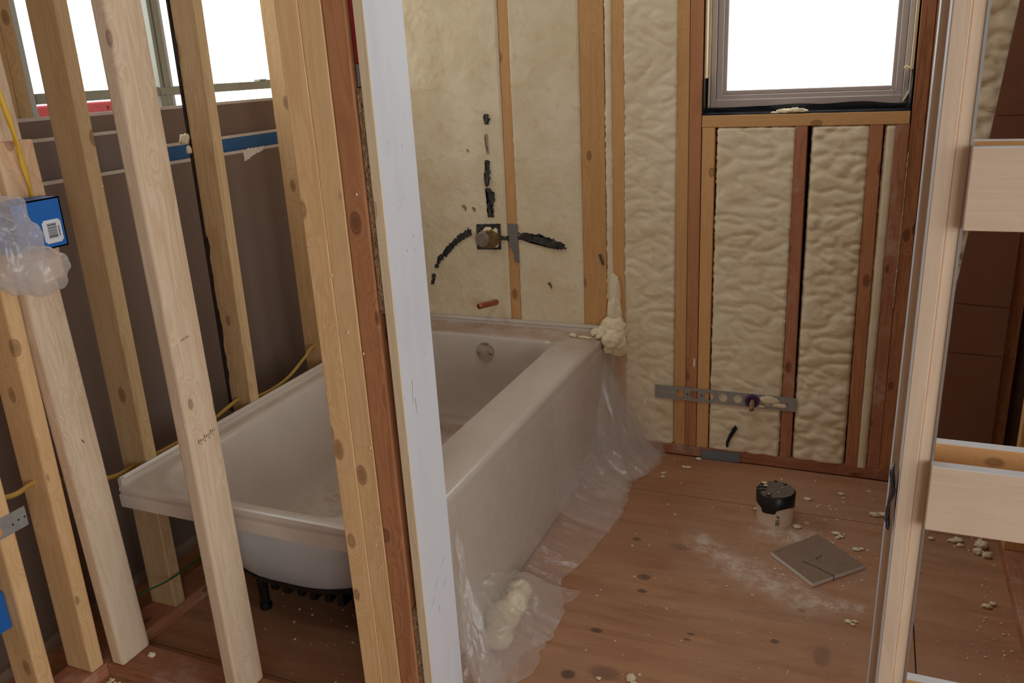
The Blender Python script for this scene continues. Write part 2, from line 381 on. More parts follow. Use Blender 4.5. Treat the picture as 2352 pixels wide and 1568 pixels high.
foam(-.683, -.650, PL-.004, ZT, .006, .001, 3, 'trim', jag=.010)
foam(-.617, -.428, PL-.006, ZT, .007, .004, 4, 'lumpy', jag=.008)
foam(-.301, -.049, PL-.004, 1.199, .0085, .004, 5, 'lumpy', jag=.007)
foam(-.006, .169, PL-.004, 1.199, .012, .004, 6, 'lumpy', jag=.003, edge_in=.006)
foam(.206, .243, PL-.010, 1.199, .004, .002, 8, 'trim', jag=.004)
foam(.359, .606, PL-.002, ZT, .016, .02, 9, 'lumpy', jag=.006, cell=.009, edge_in=.01)
foam(.276, .2795, .62, 1.12, .004, -.001, 12, 'trim', jag=.004, cell=.004)
# ---- left stud wall along the tub
wl = empty('wall_left', (-1.55, -.8, 0), kind='structure')
XL0, XL1 = -1.597, -1.508
box('bottom_plate', XL0, XL1, -2.4, -.002, 0, .038, firdust('y'), wl, .002)
box('top_plate', XL0, XL1, -2.4, -.002, ZT, ZT+.038, pine('y'), wl, .002)
for yf, mt, lb in ((-.560, pine(), None), (-.155, pine(), None), (-2.16, pine(), None)):
    box('stud', XL0, XL1, yf-.038, yf, .038, ZT, mt, wl, .004)
box('stud', XL0, XL1, -1.834, -1.796, .038, ZT, pine(), wl, .006, 3, label='pale yellow stud at the left edge with a steel strap across it')
box('stud', XL0, XL1, -1.701, -1.663, .038, ZT, pine(), wl, .006, 3, (0, .012))
box('stud', XL0, XL1, -1.418, -1.380, .038, ZT, wood('olive_spruce', C(218, 186, 140), C(182, 142, 94), C(92, 48, 30), 'z'), wl, .004, 3, label='olive-tan stud with round brown knots behind the tub corner')
st3 = box('stud', XL0+.010, XL1, -1.003, -.965, .038, ZT, wood('olive_spruce', None, None, None, 'z'), wl, .004, 3, (.004, .02), label='stud with a dark ragged bark edge')
BARK = plain('bark', C(58, 40, 30), .9, noise_amt=.6, scale=60, bump=.8)
bm = bmesh.new(); ks = 150; prev = None
for k in range(ks+1):
    z = .45+1.25*k/ks; yy = -1.003+.02*(z-.038)/2.36; w = .001+.014*max(0, FB(z*9, 2, 3, 4)+.1)+(.005 if z < 1.0 else 0)
    ring = [bm.verts.new(p) for p in ((XL0+.004, yy-.0025, z), (XL0+.010+w, yy-.0022, z), (XL0+.010+w*.7, yy+.006, z), (XL0+.005, yy+.02, z))]
    if prev:
        for q in range(4): bm.faces.new((prev[q], prev[(q+1) % 4], ring[(q+1) % 4], ring[q]))
    prev = ring
bmesh.ops.recalc_face_normals(bm, faces=bm.faces); bm_obj('bark', bm, BARK, wl)
# ---- near wall: the studs the camera looks past
wn = empty('wall_near', (-1.0, -1.61, 0), kind='structure')
YN0, YN1 = -1.655, -1.566
box('bottom_plate', XL1+.002, -.60, YN0-.004, YN1, 0, .038, firdust('x'), wn, .002)
box('top_plate', XL1+.002, 1.2, YN0, YN1, ZT, ZT+.038, pine('x'), wn, .002)
box('stud', -1.493, -1.452, YN0, YN1, .038, ZT, spruce(), wn, .008, 3, (-.098, 0), label='pale wide stud leaning left at the tub corner')
box('stud', -1.126, -1.088, YN0, YN1, .038, ZT, spruce(), wn, .007, 3, (-.030, 0), label='stud standing in front of the near end of the tub')
box('stud', -.7265, -.6815, YN0, YN1, .038, ZT, pine(), wn, .0016, 2, (-.024, 0))
box('stud', -.6813, -.638, YN0+.0005, YN1, .038, ZT, pine(), wn, .0016, 2, (-.0235, 0))
box('stud', -.6375, -.594, YN0+.001, YN1, .038, ZT, fir(), wn, .003, 2, (-.022, 0), label='red fir trimmer stud beside the white door jamb')
# scab nailed to the leaning corner stud
box('nailing_block', -1.512, -1.474, -1.650, -1.560, 1.02, 1.322, wood('pink_spruce', C(222, 188, 152), C(196, 148, 106), C(120, 66, 36), 'z'), wn, .003, 2, (-.012, 0), label='short pinkish block nailed to the corner stud')
# grade stamps, resin slits and knots seen singly
STAMP = plain('faded_ink', C(150, 118, 92), .8)
bm = bmesh.new()
for k in range(9):
    y = -1.633+.0062*k; z = .690+.0012*k; x = -1.088-.030*(z-.038)/2.362; add_box(bm, x-.0003, x+.0002, y, y+.0036, z, z+.010-.003*(k % 3))
    if k % 2: add_box(bm, x-.0003, x+.0002, y, y+.004, z-.006, z-.003)
bm_obj('grade_stamp', bm, STAMP, wn)
bm = bmesh.new()
for k in range(4):
    y = -1.628+.006*k; z = .918+.001*k; x = -1.088-.030*(z-.038)/2.362; add_box(bm, x-.0003, x+.0002, y, y+.004, z, z+.004)
bm_obj('grade_stamp', bm, STAMP, wn)
SLIT = plain('dark_slit', C(40, 26, 18), .9)
for (y, za, zb, w) in ((-1.612, .655, .690, .0030), (-1.607, .630, .640, .0026), (-1.623, .555, .618, .0022)):
    x = -1.452-.098*((za+zb)/2-.038)/2.362; box('split', x-.002, x+.0004, y-w/2, y+w/2, za, zb, SLIT, wn, 0, 1, (-.098*(zb-za)/2.362, -.004))
# ---- right wall
wr = empty('wall_right', (.65, -.8, 0), kind='structure')
box('bottom_plate', .612, .70, -1.54, -.002, 0, .038, firdust('y'), wr, .002)
for yf in (-.37, -.78, -1.19): box('stud', .612, .70, yf-.038, yf, .038, ZT, amber(), wr, .003)
box('top_plate', .612, .70, -1.54, -.002, ZT, ZT+.038, pine('y'), wr, .002)
box('gypsum_sheet', .701, .714, -1.56, .0, 0, ZT+.07, plain('gypsum_paper_back', C(126, 102, 84), .8, noise_amt=.1, scale=8), wr)
# ---- outer left wall with the two-light window, and the walls that close off the room behind the camera
wo = empty('wall_outer', (-1.95, -.8, 0), kind='structure')
XW = -1.90
LY0, LY1, LZ0, LZ1 = -1.215, .10, 1.02, 2.10
for (y0, y1, z0, z1) in ((-5.2, LY0, 0, ZT+.08), (LY1, .14, 0, ZT+.08), (LY0, LY1, 0, LZ0), (LY0, LY1, LZ1, ZT+.08)):
    box('sheathing', -2.06, -2.045, y0, y1, z0, z1, SHEATH, wo)
OL = wood('olive_spruce', None, None, None, 'z')
for y0, y1 in ((-1.255, -1.217), (-1.294, -1.256), (-1.70, -1.66), (-2.1, -2.06), (.101, .138)):
    box('stud', -2.044, XW, y0, y1, .038, ZT, OL, wo, .002)
box('bottom_plate', -2.044, XW, -5.2, .14, 0, .038, firdust('y'), wo)
box('rough_sill', -2.044, XW, LY0, LY1, LZ0-.038, LZ0, amber('y'), wo)
box('header', -2.044, XW, LY0, LY1, LZ1, LZ1+.2, amber('y'), wo)
wb = empty('wall_back', (3.4, -3.4, 0), kind='structure')
for (y0, y1, z0, z1) in ((-5.2, -4.8, 0, ZT+.08), (-2.2, .16, 0, ZT+.08), (-4.8, -2.2, 0, .65), (-4.8, -2.2, 2.35, ZT+.08)): box('gypsum_sheet', 3.39, 3.40, y0, y1, z0, z1, GYP, wb)  # gap left for the assumed daylight opening on the right
for (x0, x1, z0, z1) in ((-2.1, 1.65, 0, ZT+.08), (3.15, 3.4, 0, ZT+.08), (1.65, 3.15, 0, .65), (1.65, 3.15, 2.35, ZT+.08)): box('gypsum_sheet', x0, x1, -5.21, -5.20, z0, z1, GYP, wb)  # gap left for the assumed daylight opening at the back
box('gypsum_sheet', 1.25, 3.39, -1.60, -1.588, 0, ZT+.08, GYP, wb)
# ---- window_1 in the far wall
BRONZE = plain('taupe_window_frame', C(184, 170, 162), .45, noise_amt=.06, scale=4)
DARKG = plain('black_gasket', C(30, 28, 30), .5)
def glass_mat():
    m, nt, bs = new_mat('window_glass'); b = NB(nt); out = nt.nodes['Material Output']; nt.nodes.remove(bs)
    tr = b.n('ShaderNodeBsdfTransparent', ins={0: (.96, .98, .97, 1)}); gl = b.n('ShaderNodeBsdfGlossy', ins={'Roughness': .02})
    fr = b.math('ADD', b.math('MULTIPLY', b.math('POWER', b.n('ShaderNodeLayerWeight', ins={'Blend': .5}).outputs['Facing'], 5.0), .9), .04)
    mx = b.n('ShaderNodeMixShader', ins={0: fr, 1: tr.outputs[0], 2: gl.outputs[0]}); nt.links.new(mx.outputs[0], out.inputs[0]); return m
GLASS = glass_mat()
w1 = empty('window_1', (-.037, .07, 1.24), kind='structure')
def ring_frame(name, x0, x1, z0, z1, t, y0, y1, mat, parent, bev=.002, tb=None):
    tb = tb or t; o = None
    bm = bmesh.new()
    for (a, b_, c, d) in ((x0, x0+t, z0, z1), (x1-t, x1, z0, z1), (x0+t, x1-t, z0, z0+tb), (x0+t, x1-t, z1-tb, z1)): add_box(bm, a, b_, y0, y1, c, d)
    bmesh.ops.bevel(bm, geom=bm.edges[:], offset=bev, segments=1, affect='EDGES')
    return bm_obj(name, bm, mat, parent)
ring_frame('window_frame', -.332, .262, 1.256, 2.05, .016, .052, .125, BRONZE, w1, tb=.026)
ring_frame('window_sash', -.318, .248, 1.276, 2.024, .022, .066, .115, BRONZE, w1, tb=.020)
ring_frame('glazing_bead', -.298, .228, 1.296, 2.004, .014, .078, .11, BRONZE, w1, tb=.013)
ring_frame('nail_fin', -.37, .295, 1.215, 2.08, .046, .126, .131, BRONZE, w1)
ring_frame('gasket', -.3165, .2465, 1.2785, 2.0205, .002, .0655, .067, DARKG, w1, .0003)
box('glass_pane', -.286, .216, .092, .096, 1.311, 1.99, GLASS, w1)
BUTYL = plain('black_flashing_membrane', C(30, 33, 40), .32, noise_amt=.3, scale=14, bump=.4)
def sheetgrid(name, f, nu, nv, mat, parent):
    P = np.array([[f(i/nu, j/nv) for j in range(nv+1)] for i in range(nu+1)]); o = grid_mesh(name, P, mat, parent)
    return o
# membrane folded over the sill and up both jambs
def sillmem(u, v):
    x = -.345+.615*u; w = .003*FB(x*14, v*3, 1, 3)
    if v < .55: t = v/.55; return (x, .002+.048*t, 1.2375+.004*abs(w)*100*.1+.003*abs(N(x*9, t*3)))
    t = (v-.55)/.45; return (x, .050-.004*t+w*.6, 1.238+.026*t*(.75+.5*N(x*6, 4))*(1.0+.4*u))
sheetgrid('flashing_tape', sillmem, 90, 12, BUTYL, w1)
def jambL(u, v): z = 1.237+.115*u; return (-.346+.003*abs(N(z*30, v)), .004+.06*v, z)
sheetgrid('flashing_tape', jambL, 20, 6, BUTYL, w1)
def jambR(u, v): z = 1.237+.12*u; k = max(0, 1-u)**1.5; return (.2705-.020*k*v-.003*abs(N(z*22, v*2)), .002+.062*v, z)
sheetgrid('flashing_tape', jambR, 24, 8, BUTYL, w1)
PALE = wood('pale_strip', C(226, 206, 170), C(206, 180, 140), C(160, 120, 80), 'z')
box('jamb_strip', -.346, -.340, .010, .062, 1.352, 2.04, PALE, w1, .001); box('jamb_strip', .262, .270, .012, .066, 1.355, 2.04, PALE, w1, .001)
tube('foam_bead', [(-.338, .058, 1.25), (-.337, .056, 1.5), (-.338, .058, 2.03)], .004, FOAM, w1)
tube('foam_bead', [(.250, .05, 1.262), (.262, .046, 1.29), (.266, .048, 1.355), (.266, .05, 2.03)], .003, FOAM, w1)
# ---- window_2 in the outer left wall
w2 = empty('window_2', (-1.96, -.69, 1.02), kind='structure')
OLIVEG = plain('olive_grey_frame', C(158, 160, 144), .4, noise_amt=.05, scale=4)
def yframe(name, y0, y1, z0, z1, t, x0, x1, mat, parent, tb=None):
    tb = tb or t; bm = bmesh.new()
    for (a, b_, c, d) in ((y0, y0+t, z0, z1), (y1-t, y1, z0, z1), (y0+t, y1-t, z0, z0+tb), (y0+t, y1-t, z1-tb, z1)): add_box(bm, x0, x1, a, b_, c, d)
    bmesh.ops.bevel(bm, geom=bm.edges[:], offset=.0015, segments=1, affect='EDGES'); return bm_obj(name, bm, mat, parent)
yframe('window_frame', LY0+.002, LY1-.002, LZ0+.002, LZ1-.002, .018, -1.985, -1.905, plain('pale_blue_frame', C(200, 206, 204), .4), w2)
for (y0, y1) in ((-.748, -.735), (-.729, -.716), (-.710, -.697)): box('mullion', -1.975+.012*(y0 > -.74), -1.90-.008*(y0 > -.72), y0, y1, LZ0+.02, LZ1-.02, OLIVEG, w2, .002)
box('mullion_stop', -1.99, -1.91, -.694, -.682, LZ0+.02, LZ1-.02, plain('pale_blue_frame', C(200, 206, 204), .4), w2, .002)
for (y0, y1) in ((LY0+.02, -.750), (-.681, LY1-.02)):
    box('meeting_rail', -1.955, -1.902, y0, y1, 1.383, 1.411, OLIVEG, w2, .003)
box('meeting_rail', -1.93, -1.897, -.752, -.60, 1.386, 1.409, OLIVEG, w2, .002)
box('sash_latch', -1.93, -1.90, -.262, -.225, 1.411, 1.418, OLIVEG, w2, .002); box('sash_latch', -1.93, -1.90, -.215, -.19, 1.411, 1.415, OLIVEG, w2, .002)
box('sash_stile', -1.945, -1.902, -.752, -.722, LZ0+.02, 1.385, OLIVEG, w2, .002)
box('sash_stile', -1.96, -1.93, -.719, -.708, LZ0+.02, 1.384, plain('pale_blue_frame', C(200, 206, 204), .4), w2, .002)
for (y0, y1) in ((LY0+.02, -.752), (-.696, LY1-.02)):
    box('glass_pane', -1.945, -1.941, y0, y1, 1.41, LZ1-.02, GLASS, w2); box('glass_pane', -1.945, -1.941, y0, y1, LZ0+.02, 1.384, GLASS, w2)
# red building-paper bundle lying outside on the ledge
rp = empty('wrapped_bundle', (-2.22, -1.0, 1.22), 'red printed wrapped bundle outside the left window', 'bundle')
box('wrap', -2.40, -2.16, -1.35, -.66, 1.22, 1.374, plain('red_wrap', C(214, 70, 78), .5, noise_amt=.1, scale=8), rp, .006)
for k in range(9): box('printed_mark', -2.1599, -2.159, -.75+.006*k+.004*(k % 3), -.746+.006*k+.004*(k % 2), 1.296+.017*(k % 4), 1.308+.017*(k % 4), plain('dark_red_print', C(96, 28, 34), .6), rp)
box('ledge', -2.5, -2.07, -1.6, .1, 1.16, 1.218, plain('exterior_ledge', C(150, 150, 145), .7), wo)
# ================================================================== THINGS
# ---- bathtub
def tub_mat():
    m, nt, bs = new_mat('white_acrylic'); b = NB(nt)
    geo = b.n('ShaderNodeNewGeometry'); pos = geo.outputs['Position']; nz = b.math('ABSOLUTE', b.n('ShaderNodeSeparateXYZ', ins={0: geo.outputs['True Normal']}).outputs[2])
    sep = b.n('ShaderNodeSeparateXYZ', ins={0: pos}); Y = sep.outputs[1]; Z = sep.outputs[2]
    n1 = b.noise(pos, 7, 5, .65); n2 = b.noise(pos, 90, 3, .6)
    up = b.maprange(nz, .55, .95, 0, 1)
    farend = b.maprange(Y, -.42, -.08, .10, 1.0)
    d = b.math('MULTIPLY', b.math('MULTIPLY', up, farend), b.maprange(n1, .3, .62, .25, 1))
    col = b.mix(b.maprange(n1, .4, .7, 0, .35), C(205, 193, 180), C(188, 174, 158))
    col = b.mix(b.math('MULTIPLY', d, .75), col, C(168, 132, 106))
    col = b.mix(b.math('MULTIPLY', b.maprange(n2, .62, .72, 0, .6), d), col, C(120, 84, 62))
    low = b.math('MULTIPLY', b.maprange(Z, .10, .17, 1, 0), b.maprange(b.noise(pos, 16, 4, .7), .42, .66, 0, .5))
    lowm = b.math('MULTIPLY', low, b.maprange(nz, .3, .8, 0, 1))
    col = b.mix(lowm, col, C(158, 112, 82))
    nt.links.new(col, bs.inputs['Base Color'])
    nt.links.new(b.math('ADD', b.math('MULTIPLY', d, .3), .22), bs.inputs['Roughness']); bs.inputs['Specular IOR Level'].default_value = .5
    return m
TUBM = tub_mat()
XL, XR, Y0, YF, ZR = -1.506, -.680, -1.524, -.004, .467
def rrect(x0, x1, y0, y1, r, z, k=10, mseg=8):
    """corner order: near-right, far-right, far-left, near-left"""
    r = r if isinstance(r, (list, tuple)) else [r]*4; P = []
    cs = [(x1-r[0], y0+r[0], -90, r[0]), (x1-r[1], y1-r[1], 0, r[1]), (x0+r[2], y1-r[2], 90, r[2]), (x0+r[3], y0+r[3], 180, r[3])]
    for i, (cx, cy, a, rad) in enumerate(cs):
        arc = [(cx+rad*math.cos(math.radians(a+90*t/k)), cy+rad*math.sin(math.radians(a+90*t/k))) for t in range(k+1)]
        P += arc; c2 = cs[(i+1) % 4]; e = arc[-1]; s = (c2[0]+c2[3]*math.cos(math.radians(c2[2])), c2[1]+c2[3]*math.sin(math.radians(c2[2])))
        P += [(e[0]+(s[0]-e[0])*t/mseg, e[1]+(s[1]-e[1])*t/mseg) for t in range(1, mseg)]
    return [(x, y, z) for x, y in P]
def loft(bm, rings, cap=True, flip=False):
    R = [[bm.verts.new(p) for p in ring] for ring in rings]; n = len(R[0])
    for A, B in zip(R, R[1:]):
        for k in range(n):
            f = (A[k], A[(k+1) % n], B[(k+1) % n], B[k]); bm.faces.new(f[::-1] if flip else f)
    if cap: bm.faces.new(R[-1] if not flip else R[-1][::-1])
tub = empty('bathtub', (-1.09, -.76, 0), 'white alcove bathtub with a skirted front, set behind the near studs', 'bathtub')
bm = bmesh.new()
rings = [rrect(XL+.016, XR-.020, Y0+.012, YF-.016, .004, ZR), rrect(XL+.030, XR-.035, Y0+.02, YF-.03, .01, ZR),
         rrect(-1.462, -.823, -1.490, -.132, [.10, .045, .05, .13], ZR-.001), rrect(-1.453, -.832, -1.481, -.140, [.10, .045, .05, .13], ZR-.006),
         rrect(-1.446, -.839, -1.473, -.147, [.10, .05, .06, .13], ZR-.02), rrect(-1.436, -.845, -1.44, -.153, [.10, .06, .07, .13], .40),
         rrect(-1.425, -.850, -1.385, -.160, [.11, .07, .08, .14], .30), rrect(-1.412, -.858, -1.30, -.175, [.12, .09, .10, .15], .19),
         rrect(-1.395, -.870, -1.245, -.195, [.13, .11, .12, .15], .145), rrect(-1.365, -.895, -1.18, -.225, [.13, .11, .12, .15], .118), rrect(-1.31, -.94, -1.08, -.285, [.12, .10, .10, .13], .106)]
loft(bm, rings)
def sweep(bm, prof, a, b, axis, n=24):
    """prof points in the plane across, swept straight from a to b along 'x' or 'y'"""
    R = []
    for i in range(n+1):
        t = a+(b-a)*i/n; R.append([bm.verts.new((p[0], t, p[1]) if axis == 'y' else (t, p[0], p[1])) for p in prof])
    for A, B in zip(R, R[1:]):
        for k in range(len(prof)-1): bm.faces.new((A[k], A[k+1], B[k+1], B[k]))
arc = [(XR-.020+.020*math.sin(q), ZR-.020+.020*math.cos(q)) for q in [math.pi/2*i/8 for i in range(9)]]
sweep(bm, arc+[(XR+.0005, .40), (XR+.002, .20), (XR+.001, .03), (XR-.006, .006), (XR-.03, .006)], Y0+.004, YF-.004, 'y')          # apron
nl = [(Y0+.012, ZR), (Y0+.006, ZR-.0015), (Y0+.003, ZR-.006), (Y0+.003, ZR-.013), (Y0+.0065, ZR-.016), (Y0+.0065, ZR-.019), (Y0+.001, ZR-.021), (Y0, ZR-.025), (Y0+.001, ZR-.055), (Y0+.006, ZR-.058), (Y0+.03, ZR-.056)]
sweep(bm, nl, XL+.004, XR-.004, 'x')                                                                                     # near lip
fl = [(XL+.016, ZR), (XL+.012, ZR+.002), (XL+.009, ZR+.010), (XL+.011, ZR+.012), (XL+.008, ZR+.0145), (XL+.004, ZR+.021), (XL+.001, ZR+.021), (XL, ZR+.018), (XL, ZR-.05)]
sweep(bm, fl, Y0+.012, YF-.002, 'y')                                                                                     # left tile flange
ff = [(YF-.016, ZR), (YF-.012, ZR+.002), (YF-.009, ZR+.011), (YF-.011, ZR+.013), (YF-.008, ZR+.016), (YF-.004, ZR+.024), (YF-.001, ZR+.024), (YF, ZR+.02), (YF, ZR-.05)]
sweep(bm, ff, XL+.004, XR-.012, 'x')                                                                                     # far tile flange
for (px, py) in ((XL+.012, Y0+.012),): # little raised end of the flange at the near corner
    add_box(bm, XL, XL+.012, Y0+.008, Y0+.02, ZR-.002, ZR+.019)
bmesh.ops.recalc_face_normals(bm, faces=bm.faces)
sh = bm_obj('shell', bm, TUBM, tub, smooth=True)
try: sh.data.set_sharp_from_angle(angle=math.radians(38))
except Exception: pass
bm = bmesh.new()
loft(bm, [rrect(-1.478, -.76, Y0+.03, -.06, [.20, .06, .06, .24], .415), rrect(-1.470, -.77, -1.488, -.09, [.22, .09, .09, .26], .36), rrect(-1.455, -.79, -1.458, -.12, [.24, .12, .12, .28], .28), rrect(-1.435, -.81, -1.422, -.14, [.25, .14, .14, .29], .205), rrect(-1.405, -.845, -1.36, -.165, [.24, .15, .15, .26], .15), rrect(-1.40, -.855, -1.29, -.17, [.2, .14, .14, .2], .098)], flip=True)
UND = plain('bare_white_underside', C(206, 212, 214), .5, noise_amt=.12, scale=5)
bm_obj('underside', bm, UND, tub, smooth=True)
BLK = plain('black_plastic', C(18, 19, 20), .45)
bm = bmesh.new(); loft(bm, [rrect(-1.440, -.806, -1.430, -.15, [.25, .15, .15, .29], .212), rrect(-1.432, -.813, -1.418, -.148, [.25, .14, .14, .29], .190), rrect(-1.412, -.838, -1.366, -.156, [.24, .14, .14, .26], .15), rrect(-1.405, -.85, -1.296, -.162, [.2, .13, .13, .2], .092)], flip=True)
for (x, y) in [(-1.22+.042*k, -1.392+.004*(k % 2)) for k in range(8)]: add_box(bm, x-.009, x+.009, y, y+.05, .150, .19)
bm_obj('support_base', bm, BLK, tub)
for (x, y) in ((-1.305, -1.29), (-.98, -1.29), (-1.30, -.30), (-.98, -.30)):
    lathe('leg', [(.0, 0), (.017, 0), (.017, .012), (.013, .016), (.013, .16)], (x, y, 0), (0, 0, 1), BLK, tub, 14)
CHROME = plain('chrome', C(206, 200, 192), .14, 1.0)
ax = Vector((0, -1, .10)).normalized(); cc = Vector((-1.112, -.153, .402))
ov = lathe('overflow_cover', [(.0, .010), (.020, .0096), (.0345, .0075), (.0365, .0045), (.0365, -.004)], cc, ax, CHROME, tub, 40)
for s in (-1, 1): lathe('screw', [(.0, .0125), (.004, .0123), (.006, .0105), (.007, .008), (.0085, .0078), (.0085, .006)], cc+Vector((.024*s, 0, -.004)), ax, plain('dull_chrome', C(150, 142, 132), .3, 1.0), ov, 14)
# ---- clear film over the tub skirt, hanging off the far corner and bunched at the near end
film = empty('plastic_sheet', (-.6, -.7, 0), 'crumpled clear plastic sheeting over the tub skirt, spilling on the plywood', 'sheeting')
FILM = film_mat()
FL = [(0, -.470), (-.10, -.462), (-.20, -.485), (-.274, -.525), (-.40, -.512), (-.52, -.500), (-.63, -.507), (-.72, -.515), (-.82, -.532), (-.91, -.561), (-.97, -.53), (-1.05, -.50), (-1.16, -.490), (-1.24, -.545), (-1.32, -.54), (-1.40, -.60)]
def interp(T, y):
    for (a, xa), (b_, xb) in zip(T, T[1:]):
        if b_ <= y <= a: return xa+(xb-xa)*(a-y)/(a-b_)
    return T[-1][1]
HD = [(0, .455), (-.06, .40), (-.12, .26), (-.20, .16), (-.35, .10), (-.6, .075), (-.95, .08), (-1.15, .15), (-1.28, .26), (-1.36, .38), (-1.40, .40)]
def filmgrid(seed, off, y_a, y_b, nu, nv, amp, grow=1.0, top=.43, xs=1.0):
    P = np.zeros((nu+1, nv+1, 3))
    for i in range(nu+1):
        sN = i/nu; yf = y_a+(y_b-y_a)*sN
        # upper edge is gathered towards the far corner
        yt = -.012+(yf+.012)*(.30+.70*min(1, (-yf)/.55)) if yf > -.55 else yf
        xf = interp(FL, yf)*xs+off*.6-(1-xs)*.68; hd = interp(HD, yt)
        for j in range(nv+1):
            v = j/nv
            if v < .3:
                t = v/.3; x = XR+.003+off*.3; z = top+(hd-top)*t; y = yt
            else:
                t = (v-.3)/.7; a = (XR+.003+off*.3, hd); c = (XR+.012+.05*(hd > .2), min(hd*.22, .05)+.012); d = (xf, .003)
                x = (1-t)**2*a[0]+2*t*(1-t)*c[0]+t*t*d[0]; z = (1-t)**2*a[1]+2*t*(1-t)*c[1]+t*t*d[1]; y = yt+(yf-yt)*t
            w = min(1, max(0, (v-.18)/.5))**1.2
            fo = FB(yf*13+seed, v*1.2, seed, 3)*.95+.35*abs(N(yf*30+seed, v*1.6+seed, 1))
            cr = FB(x*20+seed, y*16, z*16, 3)*.004
            hem = 1-.62*max(0, (v-.72)/.28)
            x += amp*w*fo*grow*hem+cr*w; z += (.45*amp*abs(fo)+abs(cr)*.7)*w; y += .3*amp*w*hem*N(yf*15, v*3, seed+2)
            x = max(x, XR+.0025); z = max(z, .0022+off*.1)
            P[i, j] = (x, y, z)
    return P
grid_mesh('film', filmgrid(3.0, 0.0, 0.0, -1.40, 230, 60, .024), FILM, film)
grid_mesh('film', filmgrid(8.0, .012, -.01, -.62, 130, 50, .045), FILM, film)
grid_mesh('film', filmgrid(15.0, .006, -.02, -.42, 90, 44, .040, xs=.93), FILM, film)
# end that clings to the far wall by the corner
def tri(u, v):
    z = .45*(1-v)+.004*v; x0 = -.676; x1 = -.612+(.165)*v**1.05
    x = x0+(x1-x0)*u; y = -.012-.010*u-.10*u*(v**2)*(1-u)-.012*abs(FB(x*30, z*9, 5, 3)); return (x, y, z)
sheetgrid('film', tri, 30, 60, FILM, film)
# puffed bunch round the foam offcut
def dome(u, v):
    y = -.945-.50*u; t = v; e = math.sin(math.pi*min(1, u*1.02))**.5
    xe = -.500+.05*N(y*9, 1, 2)-.04*(u > .75)*(u-.75)*4; xs_ = XR+.006
    x = xs_+(xe-xs_)*t; hmax = .135+.13*max(0, (u-.45)/.55)**1.3
    z = hmax*e*(1-t**2.2)*(.85+.3*N(x*14, y*9, 3))+.014*abs(FB(x*14, y*11, 2, 3))
    x += .014*FB(y*13, z*10, 7, 2); y += .012*FB(x*13, z*12, 9, 2)
    return (max(x, XR+.004), y, max(z, .004))
sheetgrid('film', dome, 130, 70, FILM, film)
def ridge(u, v):
    y = -1.30-.10*v-.05*u; z = (.385*(1-u)**1.25+.004)*(1-.75*v) + .010*abs(FB(u*4, v*5, 3, 3)); x = XR+.010+.125*u**1.1+.035*v+.012*FB(u*5, v*4, 6, 2)
    return (max(x, XR+.004), y, max(z, .004))
sheetgrid('film', ridge, 60, 34, FILM, film)
foamlump = empty('foam_offcut', (-.625, -1.13, 0), 'curled lump of cream spray foam inside the bunched plastic sheeting', 'foam')
lump_obj('lump', [((-.632, -1.150, .030), (.046, .062, .040)), ((-.618, -1.100, .040), (.030, .046, .040)), ((-.632, -1.035, .03), (.034, .036, .034)), ((-.624, -1.215, .016), (.04, .042, .026))], plain('smooth_foam', C(236, 222, 184), .7, noise_amt=.06, scale=30, bump=.2), foamlump, 4, .16, .8)
# foam overspray that has run down the wall over the tub corner and the film
sp = empty('foam_overspray', (-.64, -.03, .43), 'cream foam overspray built up on the far corner of the tub', 'foam')
bm = bmesh.new()
for (c, rad, s) in (((-.648, -.008, .60), (.020, .012, .095), 1), ((-.648, -.014, .54), (.028, .020, .065), 2), ((-.650, -.03, .486), (.052, .040, .046), 3), ((-.640, -.05, .458), (.046, .048, .042), 4), ((-.632, -.03, .42), (.034, .034, .045), 5),
                    ((-.700, -.04, .477), (.032, .032, .015), 6), ((-.655, -.08, .43), (.016, .014, .03), 7)):
    add_lump(bm, c, rad, s*2.7, 4, .24, 1.9)
bm_obj('overspray', bm, FOAM, sp, smooth=True)
for i, (lb, lumps) in enumerate((('round foam crumb on the far deck of the tub', [((-.787, -.085, .472), (.012, .010, .008)), ((-.778, -.09, .471), (.008, .008, .007)), ((-.795, -.08, .471), (.007, .006, .005))]),
                                 ('long flat foam crumb on the far deck of the tub near its corner', [((-.742, -.095, .470), (.022, .008, .005)), ((-.722, -.10, .470), (.012, .007, .005))]),
                                 ('foam crumb touching the overspray at the tub corner', [((-.690, -.085, .472), (.010, .012, .009)), ((-.682, -.07, .473), (.012, .010, .009))]))):
    o = lump_obj('foam_crumb', lumps, FOAM, None, 3, .45, 2.2); props(o, lb, 'foam crumb', 'foam crumbs on the tub deck')
# crumbs scattered over tub deck and tub floor
bm = bmesh.new(); rnd = random.Random(3)
for k in range(70):
    x = rnd.uniform(-1.33, -.74); y = rnd.gauss(-.055, .02); add_lump(bm, (x, min(max(y, -.11), -.03), ZR+.001), [rnd.uniform(.001, .0035)]*2+[.0018], k, 1)
for k in range(60):
    y = rnd.uniform(-1.16, -.35); x = rnd.uniform(-1.33, -.95) if k % 2 else rnd.gauss(-1.25, .04); add_lump(bm, (min(x, -.95), y, .1075), [rnd.uniform(.0015, .006)]*2+[.003], k, 1)
o = bm_obj('foam_dust', bm, FOAM, tub); o['kind'] = 'stuff'
